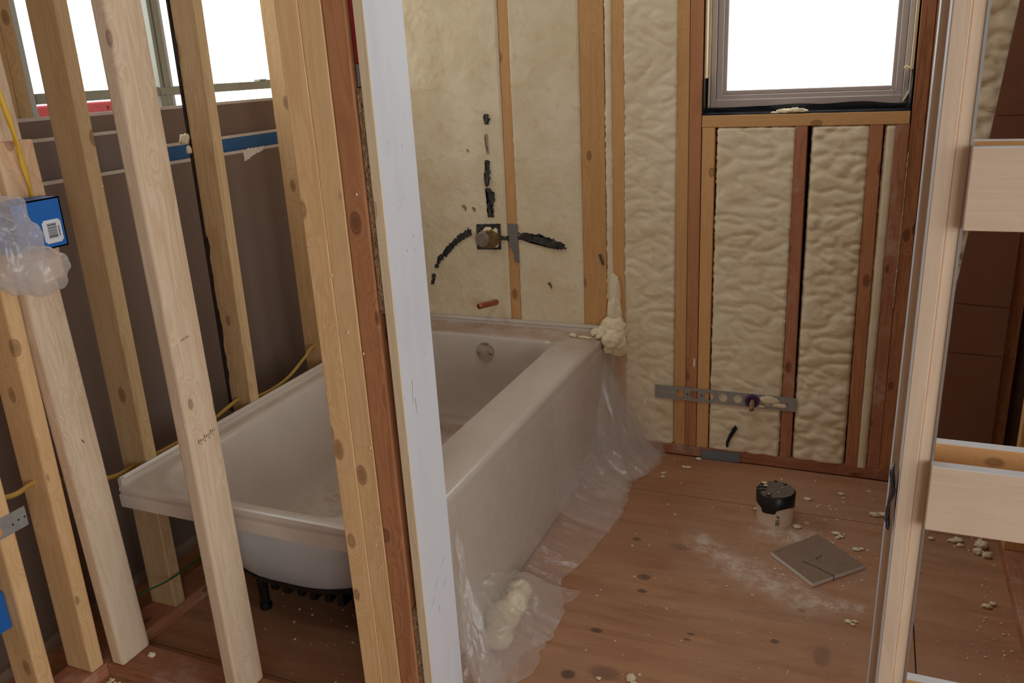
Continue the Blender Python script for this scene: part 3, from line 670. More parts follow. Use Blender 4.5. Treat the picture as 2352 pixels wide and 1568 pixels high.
# ---- white strike jamb of the door opening, with its shims
WPAINT = plain('white_primer', C(226, 228, 232), .55, noise_amt=.06, scale=7)
d1 = empty('door_1', (-.58, -1.59, 0), kind='structure')
jsh = (-.022, 0)
def jamb_mat():
    m, nt, bs = new_mat('primed_board'); b = NB(nt)
    tc = b.n('ShaderNodeTexCoord').outputs['Object']; geo = b.n('ShaderNodeNewGeometry')
    n1 = b.noise(b.vmul(tc, (1, 1, .25)), 14, 4, .6); n2 = b.noise(b.vmul(tc, (1, 1.6, .5)), 34, 3, .6, 1.0)
    col = b.mix(b.maprange(n1, .45, .75, 0, .35), C(224, 226, 230), C(196, 196, 200))
    col = b.mix(b.maprange(n2, .70, .74, 0, .7), col, C(110, 104, 104))
    nt.links.new(col, bs.inputs['Base Color']); bs.inputs['Roughness'].default_value = .5; return m
box('jamb_board', -.5775, -.5605, -1.6535, -1.5275, .012, ZT, jamb_mat(), d1, .0012, 1, jsh)
box('jamb_edge', -.5785, -.5600, -1.6560, -1.6532, .012, ZT, PALE, d1, .0008, 1, jsh, label='bare pale wood edge of the white jamb')
def osb_mat():
    m, nt, bs = new_mat('osb_strand'); b = NB(nt); tc = b.n('ShaderNodeTexCoord').outputs['Object']
    n = b.noise(b.vmul(tc, (2, 2, .7)), 240, 3, .7); nt.links.new(b.mix(b.maprange(n, .35, .65), C(196, 164, 122), C(96, 70, 50)), bs.inputs['Base Color'])
    bs.inputs['Roughness'].default_value = .9; nt.links.new(b.bump(n, .8, .002), bs.inputs['Normal']); return m
OSB = osb_mat()
def shimx(z): return -.5775-.022*(z-.012)/(ZT-.012)
for (za, zb, w) in ((.02, .405, .0135), (1.02, 1.40, .0125)):
    z2 = zb
    box('shim', shimx(za)-w-.001, shimx(za)-.001, YN0+.004, YN1, za, zb, OSB, d1, 0, 1, (-.022*(zb-za)/2.39, 0), label='rough strand board shim strip')
box('shim', shimx(1.40)-.012, shimx(1.40)-.001, YN0+.007, YN1, 1.402, 1.437, plain('grey_shim', C(140, 136, 142), .5), d1, .001, label='small grey shim')
box('shim', shimx(1.43)-.0125, shimx(1.43)-.001, YN0+.007, YN1, 1.438, 1.70, plain('red_shim', C(170, 44, 40), .55, noise_amt=.3, scale=40), d1, .001, 1, (-.002, 0), label='red painted shim')
bmq = bmesh.new()
for (y, z, a, L) in ((-1.575, 1.30, .2, .006), (-1.60, 1.20, 1.2, .016), (-1.585, 1.213, 1.25, .008), (-1.62, .86, .12, .05), (-1.612, .83, -.1, .035), (-1.57, .47, .9, .03), (-1.60, .44, .8, .025), (-1.62, .41, .7, .02), (-1.60, .38, .2, .016), (-1.57, .42, .8, .02), (-1.59, 1.12, .1, .005), (-1.565, 1.14, .1, .005)):
    x = -.5605-.022*(z-.012)/2.388-.0002; dy, dz = math.sin(a)*L/2, math.cos(a)*L/2; w = .0004
    v = [bmq.verts.new(p) for p in ((x, y-dy-w, z-dz), (x, y-dy+w, z-dz), (x-.0, y+dy+w, z+dz), (x, y+dy-w, z+dz))]; f = bmq.faces.new(v)
    e = bmesh.ops.extrude_face_region(bmq, geom=[f]); [setattr(q, 'co', q.co+Vector((.0004, 0, 0))) for q in e['geom'] if isinstance(q, bmesh.types.BMVert)]
bm_obj('scuff', bmq, plain('black_scuff', C(104, 96, 94), .7), d1)
# ---- pocket door frame at the right
pf = empty('pocket_door_frame', (.6, -1.61, 0), 'unpainted pocket door frame of pale slats at the right of the opening', 'door frame')
WW = whitewood(); WWX = whitewood('x')
PRIM = plain('white_primer', C(226, 228, 232), .55)
rs = (.009, 0)
box('split_jamb', .2485, .2695, -1.656, -1.616, .01, ZT, WW, pf, .001, 1, rs); box('split_jamb', .2410, .2695, -1.572, -1.527, .01, ZT, WW, pf, .001, 1, rs)
for (x, ya, yb) in ((.2485, -1.655, -1.617), (.2410, -1.571, -1.528)): box('primed_face', x-.0008, x-.0001, ya, yb, .012, ZT, PRIM, pf, 0, 1, rs)
box('stile', .2700, .2895, -1.650, -1.621, .01, ZT, whitewood(), pf, .002, 2, rs); box('stile', .2700, .2895, -1.598, -1.570, .01, ZT, whitewood(), pf, .002, 2, rs)
STEEL = plain('galvanised_edge', C(176, 176, 172), .35, .8)
for (ya, yb) in ((-1.652, -1.6505),): box('steel_edge', .2860, .2897, ya, yb, .01, ZT, STEEL, pf, 0, 1, rs)
for z0, z1 in ((.336, .436), (.762, .862), (1.196, 1.300), (1.62, 1.72), (2.05, 2.15)):
    for (ya, yb) in ((-1.6705, -1.6515), (-1.587, -1.568)):
        zz = z0 if ya < -1.6 else z1-.09
        sl = box('slat', .289+.003*(z0 > 1), 1.22, ya, yb, zz, z1, WWX if ya < -1.6 else amber('x'), pf, .0015)
        box('primed_edge', .290+.003*(z0 > 1), 1.22, ya+.0008, yb-.0008, z1-.0002, z1+.0006, PRIM, sl)
box('floor_plate', .2895, 1.22, -1.65, -1.59, .0, .012, STEEL, pf)
box('end_stile', 1.20, 1.24, -1.65, -1.59, .0, ZT, WW, pf, .002)
tp = empty('jamb_clip', (.246, -1.60, .80), 'dark blue-black plastic clip stuck on the edge of the right jamb', 'clip')
def clip(u, v):
    z = .742+.098*u; y = -1.652+.046*v*(.55+.45*math.sin(u*3.1)); x = .2470+.009*(z-.01)/2.39-.004-.008*abs(math.sin(u*4.4+.4))*(1-.6*v)-.003*abs(N(u*9, v*5)); return (x, y, z)
sheetgrid('strap', clip, 50, 14, plain('blue_black_plastic', C(44, 46, 58), .3, noise_amt=.2, scale=30), tp)
md = tp.children[0].modifiers.new('thick', 'SOLIDIFY'); md.thickness = .003
# ---- brown board leaning in the far right corner
bb = empty('leaning_board', (.55, -.06, 0), 'brown board leaning in the corner behind the pocket door frame', 'board')
BRN = plain('brown_board_paper', C(128, 84, 58), .8, noise_amt=.12, scale=9)
bm = bmesh.new(); vs = add_box(bm, .385, .70, -.045, -.033, .002, 2.3)
for v in bm.verts:
    if v.co.x < .6: v.co.x += (v.co.z)*.088-.012*0
    v.co.y += .020*(v.co.z/2.3); v.co.x = min(v.co.x, .598)
bm_obj('panel', bm, BRN, bb)
for zz, s in ((.66, -.045), (.50, -.02), (1.22, .0)):
    bm = bmesh.new(); vs = add_box(bm, .39+zz*.09, .595, -.0462+.0087*zz, -.044+.0087*zz, zz, zz+.0018)
    for v in bm.verts: v.co.z += s*(v.co.x-.45)
    bm_obj('crease', bm, plain('dark_crease', C(84, 54, 38), .8), bb)
# ---- plumbing in the far wall over the tub
sv = empty('shower_valve', (-1.14, 0, .81), 'dusty round shower valve in a square black rough-in box sunk in the foam', 'valve')
BLKD = plain('black_dusty_plastic', C(84, 80, 76), .6, noise_amt=.88, scale=26)
ragged('mounting_plate', [(-1.190, .760), (-1.188, .857), (-1.089, .861), (-1.092, .763)], -.0075, .014, BLKD, sv, .0022, 3)
lathe('cap', [(0, .046), (.024, .046), (.0275, .043), (.0285, .038), (.0285, .012), (.034, .010), (.034, -.004)], (-1.146, -.004, .807), (-.10, -1, .0), plain('grey_dusty_cap', C(146, 132, 116), .5, noise_amt=.3, scale=80, bump=.3), sv, 36)
lathe('valve_body', [(.0, .036), (.030, .034), (.036, .022), (.038, -.004)], (-1.128, -.004, .806), (0, -1, 0), plain('old_brass', C(150, 116, 74), .5, .4, noise_amt=.5, scale=50, bump=.4), sv, 28)
lump_obj('foam_smear', [((-1.135, -.020, .836), (.018, .010, .014)), ((-1.108, -.016, .825), (.010, .010, .022)), ((-1.112, -.014, .780), (.014, .008, .012)), ((-1.150, -.012, .775), (.016, .005, .006))], FOAM, sv, 3, .5, 2.4)
def pipe(label, pts, widths, seed):
    """black pipe mostly buried in foam: only a ragged strip of it shows"""
    top = [(p[0], p[1]+w) for p, w in zip(pts, widths)]; bot = [(p[0], p[1]-w) for p, w in zip(pts, widths)][::-1]
    o = ragged('supply_pipe', top+bot, -.0080, .012, BLKD, None, .0095, seed, step=.003); return props(o, label, 'pipe', 'black pipes half buried in the foam')
pipe('black pipe buried in foam, arching left of the shower valve', [(-1.213, .826), (-1.240, .815), (-1.275, .793), (-1.312, .757), (-1.338, .733), (-1.362, .707), (-1.376, .680)], [.013, .014, .012, .014, .013, .012, .006], 2)
pipe('black pipe stub buried in foam, arching right of the shower valve', [(-1.017, .816), (-.985, .815), (-.945, .808), (-.90, .797), (-.865, .788), (-.836, .780)], [.011, .015, .016, .017, .015, .008], 5)
pipe('short black pipe piece between the valve box and the grey plate', [(-1.094, .806), (-1.075, .806), (-1.056, .807)], [.008, .007, .008], 9)
def riser(label, pts, ws, seed):
    l = [(p[0]-w, p[1]) for p, w in zip(pts, ws)]; r = [(p[0]+w, p[1]) for p, w in zip(pts, ws)][::-1]
    o = ragged('supply_pipe', l+r, -.0080, .012, BLKD, None, .0075, seed, step=.003); props(o, label, 'pipe', 'black pipes half buried in the foam')
riser('black riser pipe showing through the foam just over the shower valve', [(-1.136, .995), (-1.122, .975), (-1.121, .950), (-1.127, .925), (-1.127, .883)], [.008, .012, .014, .011, .010], 12)
riser('thin black riser pipe showing in the foam in the middle of its run', [(-1.128, 1.095), (-1.130, 1.06), (-1.133, 1.03), (-1.137, 1.00)], [.009, .008, .010, .005], 14)
riser('topmost black tip of the riser pipe in the foam', [(-1.121, 1.258), (-1.122, 1.240), (-1.121, 1.225)], [.007, .011, .009], 17)
riser('tiny black pipe tip at the lower left end of the foam wall', [(-1.388, .655), (-1.392, .630), (-1.397, .612)], [.007, .005, .004], 19)
props(ragged('scratch_mark', [(-1.133, 1.19), (-1.124, 1.19), (-1.123, 1.12), (-1.130, 1.12)], -.0062, .004, plain('grey_smear', C(176, 164, 132), .8, noise_amt=.3, scale=150), wf, .003, 4))
cs = tube('copper_stub', [(-1.122, .02, .552), (-1.130, -.03, .556), (-1.146, -.112, .566)], .0115, plain('copper', C(186, 112, 82), .35, .75, noise_amt=.25, scale=40), None, 16)
props(cs, 'copper pipe stub sticking out of the foam over the tub', 'pipe')
GREY = plain('grey_steel_plate', C(134, 132, 126), .5, .2, noise_amt=.12, scale=50)
props(ragged('nail_plate', [(-1.058, .862), (-1.022, .862), (-1.018, .716), (-1.036, .716), (-1.038, .755), (-1.056, .775)], -.0065, .006, GREY, None, .0005, 1), 'grey steel nail plate on the stud right of the shower valve', 'plate')
for (x, z, r, c) in ((-.898, .635, .012, C(120, 100, 52)), (-1.205, 1.13, .006, C(140, 120, 60)), (-1.235, .92, .012, C(150, 132, 70)), (-1.195, .915, .010, C(150, 132, 70))):
    ragged('foam_void', [(x-r, z+r*.5), (x, z+r*.8), (x+r*.6, z), (x+r*.4, z-r*1.3), (x-.2*r, z-.2*r)], -.0058, .006, plain('dark_foam_void_%d' % int(c[0]*1000), c, .9), wf, .003, x)
sp2_ = tube('black_splinter', [(-.704, -.004, .76), (-.697, -.006, .742), (-.690, -.006, .722)], .004, BLKD, None, 8); props(sp2_, 'small black splinter on the broad amber stud over the tub corner', 'splinter')
# ---- toilet bay: perforated stud guard, grommet, water stub, painted dark gap, nail plate
sg = empty('stud_guard_strap', (-.25, -.003, .225), 'grey perforated steel strap with round holes across the studs', 'strap')
GALV = plain('galvanised_steel', C(164, 162, 156), .45, .2, noise_amt=.15, scale=60)
bm = bmesh.new(); zc = .2525; hw = .0255; x0, x1 = -.498, .0015; hl = [-.404, -.352, -.3015, -.2505, -.199, -.148, -.0965]; hr = .0165
def quad(bm, pts): bm.faces.new([bm.verts.new((p[0], -.0045+.0, p[1])) for p in pts])
edges = [x0]+[(a+b_)/2 for a, b_ in zip(hl, hl[1:])]; edges = [x0, hl[0]-.0255]+[(a+b_)/2 for a, b_ in zip(hl, hl[1:])]+[hl[-1]+.0255, x1]
quad(bm, [(edges[0], zc-hw), (edges[1], zc-hw), (edges[1], zc+hw), (edges[0], zc+hw)]); quad(bm, [(edges[-2], zc-hw), (edges[-1], zc-hw), (edges[-1], zc+hw), (edges[-2], zc+hw)])
for i, hx in enumerate(hl):
    a, b_ = edges[i+1], edges[i+2]; n = 24
    def sq(q):
        c, s = math.cos(q), math.sin(q); kx = (b_-hx if c > 0 else hx-a)/max(abs(c), 1e-6); kz = hw/max(abs(s), 1e-6); k = min(kx, kz); return (hx+c*k, zc+s*k)
    qs = [2*math.pi*(j+.5)/n for j in range(n)]
    for j in range(n):
        q0, q1 = qs[j], qs[(j+1) % n]; quad(bm, [(hx+hr*math.cos(q0), zc+hr*math.sin(q0)), sq(q0), sq(q1), (hx+hr*math.cos(q1), zc+hr*math.sin(q1))])
    for (cx, czz) in ((a, zc-hw), (b_, zc-hw), (b_, zc+hw), (a, zc+hw)):
        best = sorted(qs, key=lambda q: math.dist(sq(q), (cx, czz)))[:2]; quad(bm, [sq(best[0]), (cx, czz), sq(best[1])])
bmesh.ops.remove_doubles(bm, verts=bm.verts, dist=1e-5)
e = bmesh.ops.extrude_face_region(bm, geom=bm.faces[:])
for v in e['geom']:
    if isinstance(v, bmesh.types.BMVert): v.co.y += .0016
bmesh.ops.recalc_face_normals(bm, faces=bm.faces); bm_obj('strap', bm, GALV, sg)
bm = bmesh.new()
for k in range(8): add_box(bm, -.484+.009*k, -.480+.009*k, -.0049, -.0044, zc-.001, zc+.0015)
bm_obj('stamped_mark', bm, plain('bright_stamp', C(206, 204, 198), .4), sg)
for x in (-.378, -.327, -.030): lathe('nail', [(0, .0012), (.0035, .001), (.0035, 0)], (x, -.0045, zc), (0, -1, 0), plain('dark_nail', C(88, 82, 76), .5, .6), sg, 10)
lump_obj('foam_smear', [((-.092, -.005, .258), (.034, .0022, .017)), ((-.055, -.0048, .243), (.024, .002, .010)), ((-.125, -.005, .233), (.02, .002, .006))], FOAM, sg, 3, .4, 2.0)
gm = empty('pipe_grommet', (-.148, -.01, .2525), 'purple ring grommet round the water stub in the steel strap', 'grommet')
PUR = plain('purple_plastic', C(84, 46, 92), .5, noise_amt=.25, scale=60)
lathe('flange', [(.0125, -.002), (.0125, .008), (.016, .010), (.0225, .009), (.0245, .006), (.0245, -.002)], (-.148, -.006, .2525), (0, -1, 0), PUR, gm, 32)
tub_ = tube('water_stub', [(-.148, .02, .2535), (-.146, -.03, .2525), (-.141, -.078, .250)], .0088, plain('dusty_copper', C(170, 134, 100), .5, .2, noise_amt=.3, scale=60), None, 16); props(tub_, 'dusty capped water stub poking through the purple grommet', 'pipe')
dp = ragged('cable_slot', [(-.203, .150), (-.196, .139), (-.206, .118), (-.216, .098), (-.224, .080), (-.226, .062), (-.233, .062), (-.233, .082), (-.228, .100), (-.219, .122), (-.212, .140)], -.0085, .006, plain('deep_black', C(22, 26, 24), .8), None, .0016, 8); props(dp, 'black patch for the shade of a slanted gap in the foam under the steel strap', 'slot')  # flat black patch paints the shade inside a gap; the foam is not cut
npl = ragged('nail_plate', [(-.322, -.004+.006), (-.184, .003), (-.184, .041), (-.322, .037)], -.0030, .002, plain('blue_grey_steel', C(118, 130, 138), .5, .15), None, .0008, 6); props(npl, 'blue-grey steel nail plate on the floor plate beside the waste pipe', 'plate')
lump_obj('foam_smear', [((-.356, -.001, .37), (.004, .003, .022))], FOAM, wf)
# foam squeezed over the window sill
props(lump_obj('foam_blob', [((-.083, .012, 1.2425), (.035, .012, .008)), ((-.055, .010, 1.244), (.022, .010, .009)), ((-.035, .012, 1.243), (.014, .008, .006)), ((-.118, .010, 1.240), (.016, .008, .004))], FOAM, None, 3, .4, 2.2), 'cream foam blob squeezed out on the window sill', 'foam')
props(lump_obj('foam_blob', [((.257, .024, 1.358), (.006, .006, .006)), ((.250, .022, 1.362), (.006, .005, .005))], FOAM, None, 3, .4, 2.2), 'small foam blob at the right jamb of the window', 'foam')
bm = bmesh.new(); add_lump(bm, (-1.588, -1.012, 1.268), (.014, .012, .018), 4, 3, .4, 2); add_lump(bm, (-1.580, -1.010, 1.240), (.007, .008, .014), 6, 3, .4, 2)
props(bm_obj('foam_blob', bm, FOAM, None, smooth=True), 'cream foam blob stuck on the bark-edged stud', 'foam')
# ---- capped waste pipe standing in the floor
wp = empty('waste_pipe', (-.022, -.36, 0), 'short cream waste pipe stub with a dusty black tape cap, standing in the floor', 'pipe')
PVC = plain('cream_pvc', C(222, 202, 176), .45, noise_amt=.06, scale=20)
PC = Vector((-.022, -.362, 0)); PRr = .0572
lathe('pipe', [(PRr-.006, 0), (PRr, 0), (PRr, .098), (PRr-.004, .100), (0, .100)], PC, (0, 0, 1), PVC, wp, 48)
bm = bmesh.new(); n = 72; A = []; B = []; T = []
for k in range(n):
    q = 2*math.pi*k/n; dz = .043+.005*math.sin(q*3+1)+(.010 if math.sin(q*3+.8) > .3 else 0)+.003*N(q*3, 2)
    r = PRr+.0022+.0012*abs(N(q*4, 5)); A.append(bm.verts.new(PC+Vector((r*math.cos(q), r*math.sin(q), .103-dz))));
    B.append(bm.verts.new(PC+Vector(((r+.0006)*math.cos(q), (r+.0006)*math.sin(q), .1005)))); T.append(bm.verts.new(PC+Vector(((r-.005)*math.cos(q), (r-.005)*math.sin(q), .1045+.0018*N(q*6, 1)))))
for k in range(n): bm.faces.new((A[k], A[(k+1) % n], B[(k+1) % n], B[k])); bm.faces.new((B[k], B[(k+1) % n], T[(k+1) % n], T[k]))
bmesh.ops.recalc_face_normals(bm, faces=bm.faces); bm_obj('tape_band', bm, plain('black_tape', C(22, 22, 24), .35), wp, smooth=True)
DUSTG = plain('dusty_tape', C(120, 108, 94), .85, noise_amt=.35, scale=90, bump=.3)
def capf(u, v):
    r = (PRr-.002)*v; q = 2*math.pi*u; return (PC.x+r*math.cos(q), PC.y+r*math.sin(q), .1045+.0025*N(PC.x+r*math.cos(q)*40, r*math.sin(q)*40, 3)*(v < .9)+.001)
sheetgrid('tape_top', capf, 48, 14, DUSTG, wp)
for (q, r0, r1, w) in ((2.75, .030, .055, .004), (3.15, .028, .055, .005), (3.6, .032, .056, .006), (4.4, .034, .054, .007), (1.7, .044, .054, .006), (1.0, .04, .05, .003)):
    bm = bmesh.new(); d = Vector((math.cos(q), math.sin(q), 0)); t = Vector((-d.y, d.x, 0)); vs = [bm.verts.new(PC+p+Vector((0, 0, .1080))) for p in (d*r0, d*r1+t*w, d*r1-t*w)]; bm.faces.new(vs)
    e = bmesh.ops.extrude_face_region(bm, geom=bm.faces[:])
    for v in e['geom']:
        if isinstance(v, bmesh.types.BMVert): v.co.z -= .003
    bmesh.ops.recalc_face_normals(bm, faces=bm.faces); bm_obj('tape_fold', bm, plain('black_tape', C(22, 22, 24), .35), wp)
for lp in (((-.060, -.335, .109), (.009, .006, .003)), ((-.055, -.352, .109), (.007, .004, .003)), ((-.004, -.35, .1085), (.0025, .002, .002)), ((-.012, -.385, .1085), (.003, .002, .002)), ((-.038, -.405, .1085), (.003, .003, .002))): lump_obj('foam_speck', [lp], FOAM, wp, 2)
def text_mesh(txt, size):
    cu = bpy.data.curves.new('text', 'FONT'); cu.body = txt; cu.size = size; cu.space_character = .92; cu.offset = .0004
    o = bpy.data.objects.new('text', cu); COL.objects.link(o); bpy.context.view_layer.update()
    me = bpy.data.meshes.new_from_object(o.evaluated_get(bpy.context.evaluated_depsgraph_get())); bpy.data.objects.remove(o); return me
me = text_mesh('4" CRE', .0150)
bm = bmesh.new(); bm.from_mesh(me); bmesh.ops.triangulate(bm, faces=bm.faces); bmesh.ops.subdivide_edges(bm, edges=bm.edges[:], cuts=1)
q0 = math.radians(-81)
for v in bm.verts:
    x, y = v.co.x, v.co.y; q = q0+(y)/PRr; rr_ = PRr+.0004; v.co = PC+Vector((rr_*math.cos(q), rr_*math.sin(q), .0418-x*.86))
bm_obj('lettering', bm, plain('black_ink', C(26, 24, 24), .6), wp)
# ---- tile offcut on the floor
tl = empty('tile', (.12, -.577, 0), 'square grey-brown gritty tile with white edges, scored part way across, on the plywood', 'tile')
tb_ = bmesh.new(); cn = [Vector((-.009, -.585)), Vector((.117, -.712)), Vector((.250, -.572)), Vector((.114, -.438))]
TH = .0125
def tmat():
    m, nt, bs = new_mat('gritty_tile_face'); b = NB(nt); tc = b.n('ShaderNodeTexCoord').outputs['Object']
    n = b.noise(tc, 420, 3, .7); n2 = b.noise(tc, 22, 3, .6); sp = b.maprange(b.noise(tc, 260, 1, .5), .70, .74, 0, .9)
    x = b.n('ShaderNodeSeparateXYZ', ins={0: tc}); msk = b.maprange(x.outputs[1], -.02, -.10, .15, 1)
    col = b.mix(b.maprange(n, .3, .7), C(166, 142, 120), C(116, 96, 78)); col = b.mix(b.maprange(n2, .45, .7, 0, .4), col, C(122, 106, 84))
    col = b.mix(b.math('MULTIPLY', sp, msk), col, C(226, 210, 192)); nt.links.new(col, bs.inputs['Base Color']); bs.inputs['Roughness'].default_value = .9
    nt.links.new(b.bump(n, .7, .0012), bs.inputs['Normal']); return m
bm = bmesh.new(); lo = [bm.verts.new((c.x, c.y, .0012)) for c in cn]; hi = [bm.verts.new((c.x, c.y, TH)) for c in cn]
bm.faces.new(lo[::-1]); bm.faces.new(hi)
for k in range(4): bm.faces.new((lo[k], lo[(k+1) % 4], hi[(k+1) % 4], hi[k]))
bmesh.ops.recalc_face_normals(bm, faces=bm.faces); bmesh.ops.bevel(bm, geom=bm.edges[:], offset=.0006, segments=1, affect='EDGES')
bm_obj('body', bm, plain('white_tile_body', C(226, 216, 204), .7, noise_amt=.05), tl)
def tface(u, v):
    a = cn[0].lerp(cn[1], u); c = cn[3].lerp(cn[2], u); p = a.lerp(c, .006+.988*v); return (p.x, p.y, TH+.0012+.0004*N(p.x*90, p.y*90))
sheetgrid('face', lambda u, v: tface(.006+.988*u, v), 40, 40, tmat(), tl)
bm = bmesh.new()
for si, (a, b_, w) in enumerate(((Vector((.171, -.655)), Vector((.082, -.607)), .0011), (Vector((.118, -.585)), Vector((.132, -.558)), .0012))):
    bm = bmesh.new()
    d = (b_-a).normalized(); t = Vector((-d.y, d.x)); k = 8
    for i in range(k):
        p = a.lerp(b_, i/k)+t*.002*math.sin(i*.9); q = a.lerp(b_, (i+1)/k)+t*.002*math.sin((i+1)*.9); vs = [bm.verts.new((c.x, c.y, TH+.0019)) for c in (p-t*w, q-t*w, q+t*w, p+t*w)]; bm.faces.new(vs)
    bmesh.ops.remove_doubles(bm, verts=bm.verts, dist=1e-5); e = bmesh.ops.extrude_face_region(bm, geom=bm.faces[:])
    for v in e['geom']:
        if isinstance(v, bmesh.types.BMVert): v.co.z -= .0012
    bmesh.ops.recalc_face_normals(bm, faces=bm.faces); bm_obj('score_line', bm, plain('dark_score', C(62, 46, 36), .9), tl)
box('edge_crack', .170, .1716, -.659, -.652, .001, TH+.001, plain('dark_score', None), tl)
# ---- gypsum sheets leaning under the outer window
BACK = plain('gypsum_back_paper', C(126, 106, 93), .75, noise_amt=.06, scale=5)
EDGE = plain('gypsum_core_edge', C(206, 194, 180), .8)
def gyp(label, xb, lean, y0, y1, z0, z1, th, mat, cat='gypsum sheet'):
    g_ = empty('gypsum_sheet', (xb, (y0+y1)/2, z0), label, cat, 'gypsum sheets leaning under the outer window')
    bm = bmesh.new(); vs = add_box(bm, xb-th, xb, y0, y1, z0, z1)
    for v in bm.verts: v.co.x -= lean*(v.co.z-z0)/(z1-z0)
    bm_obj('board', bm, mat, g_)
    bm = bmesh.new(); add_box(bm, xb-th*.93-lean, xb+.0008-lean, y0+.001, y1-.001, z1-.0075, z1+.0012); bm_obj('top_edge', bm, EDGE, g_); return g_
s1 = gyp('front brown gypsum sheet leaning behind the left studs, with a torn white patch', -1.752, .018, -2.30, .05, .036, 1.195, .013, BACK)
ragged('torn_paper', [(-.57, 1.196), (-.455, 1.199), (-.462, 1.184), (-.50, 1.178), (-.54, 1.165), (-.567, 1.158), (-.563, 1.178)], 0, .0012, plain('torn_gypsum', C(226, 214, 202), .8), None, .004, 2)
tp_ = bpy.data.objects['torn_paper']; tp_.parent = s1; me = tp_.data
o_ = WLOC['torn_paper']
for v in me.vertices:  # turn the patch from the x-z plane into the sheet's y-z plane
    x, y, z = v.co.x+o_.x, v.co.y+o_.y, v.co.z+o_.z; v.co = (-1.7515-.018*(z-.036)/1.159+(.0012-y), x, z)
tp_.location = -WLOC[s1.name]
gyp('blue gypsum sheet between the brown ones', -1.776, .016, -.93, .06, .036, 1.245, .012, plain('blue_paper', C(36, 92, 142), .6, noise_amt=.08, scale=6))
gyp('tall brown gypsum sheet nearest the outer window', -1.806, .016, -2.35, .08, .036, 1.352, .013, BACK)
gyp('middle brown gypsum sheet ending behind the second stud', -1.792, .012, -2.32, -.97, .036, 1.30, .010, plain('grey_brown_paper', C(122, 106, 100), .75))
slp = box('timber_sleeper', -1.815, -1.738, -2.35, .09, .0, .034, plain('weathered_sleeper', C(156, 132, 112), .8, noise_amt=.15)); props(slp, 'low timber sleeper under the leaning gypsum sheets', 'timber')
# ---- electrical box, cable and bag at the left edge
eb = empty('electrical_box', (-1.447, -1.65, 1.105), 'blue plastic electrical box with a white barcode label on the pinkish block', 'electrical box')
BLUE = plain('blue_plastic', C(28, 106, 190), .42, noise_amt=.05, scale=10)
bx0, bx1, by0, by1, bz0, bz1 = -1.472, -1.414, -1.700, -1.585, 1.100, 1.205
bm = bmesh.new()
for b6 in ((bx0, bx0+.003, by0, by1, bz0, bz1), (bx1-.003, bx1, by0, by1, bz0, bz1), (bx0, bx1, by1-.003, by1, bz0, bz1), (bx0, bx1, by0, by1, bz0, bz0+.003), (bx0, bx1, by0, by1, bz1-.003, bz1)): add_box(bm, *b6)
bm_obj('case', bm, BLUE, eb)
bm = bmesh.new(); add_box(bm, bx1, bx1+.0006, -1.639, -1.594, 1.111, 1.160); bmesh.ops.bevel(bm, geom=[e for e in bm.edges if abs(e.verts[0].co.x-e.verts[1].co.x) > 1e-5], offset=.004, segments=3, affect='EDGES')
lab = bm_obj('barcode_label', bm, plain('white_sticker', C(228, 228, 232), .5), eb)
bm = bmesh.new(); z = 1.152; k = 0
for w, gp in ((.0012, .001), (.0022, .0018), (.0008, .001), (.0016, .0012), (.0008, .0008), (.0008, .001), (.0012, .0008), (.0008, .001), (.0008, .0008), (.0012, .0012), (.0008, .001), (.0016, .001), (.0022, .0012), (.0008, .001)):
    add_box(bm, bx1+.0007, bx1+.0009, -1.628, -1.606, z-w, z); z -= w+gp
for k in range(7): add_box(bm, bx1+.0007, bx1+.0009, -1.6025, -1.5995, 1.145-.0032*k-.0022, 1.145-.0032*k)
bm_obj('bar', bm, plain('black_ink', C(26, 24, 24), .6), lab)
for yy in (-1.66, -1.675): tube('cable_clamp', [(bx0+.015, yy, bz1), (bx0+.03, yy-.004, bz1+.004), (bx0+.045, yy, bz1+.001)], .003, BLUE, eb, 8)
YEL = plain('yellow_cable_sheath', C(222, 176, 40), .45, noise_amt=.08, scale=20)
props(tube('cable', [(-1.48, -1.598, 1.195), (-1.468, -1.606, 1.23), (-1.466, -1.612, 1.28), (-1.468, -1.624, 1.40), (-1.50, -1.65, 1.62), (-1.53, -1.67, 2.0), (-1.535, -1.675, 2.38)], .0062, YEL, None, 10, .55), 'flat yellow cable running down to the blue electrical box', 'cable')
TANC = plain('ochre_cable_sheath', C(186, 146, 66), .5, noise_amt=.1, scale=20)
props(tube('cable', [(-1.545, -2.3, .62), (-1.552, -2.0, .60), (-1.550, -1.82, .572), (-1.550, -1.75, .556), (-1.552, -1.70, .560), (-1.552, -1.66, .545), (-1.552, -1.50, .474), (-1.553, -1.40, .470), (-1.552, -1.30, .466), (-1.552, -1.16, .468), (-1.552, -1.0, .494), (-1.548, -.95, .478), (-1.544, -.88, .470), (-1.546, -.77, .478), (-1.552, -.66, .512), (-1.552, -.58, .535), (-1.552, -.3, .50), (-1.552, -.05, .50)], .0065, TANC, None, 10, .7), 'ochre cable threaded through holes in the left wall studs along the tub', 'cable')
props(tube('cable', [(-1.50, -1.60, .172), (-1.500, -1.536, .160), (-1.497, -1.434, .139), (-1.498, -1.313, .134), (-1.50, -1.1, .13)], .0022, plain('green_wire', C(24, 92, 44), .5), None, 8), 'thin green wire low between the tub and the left studs', 'wire')
bg_ = empty('plastic_bag', (-1.40, -1.76, 1.04), 'crumpled clear plastic bag tied over the blue electrical box', 'bag')
FILM2 = film_mat('bag_film', .26, .55, (.98, .97, .97, 1))
bm = bmesh.new()
g_ = bmesh.ops.create_icosphere(bm, subdivisions=6, radius=1)
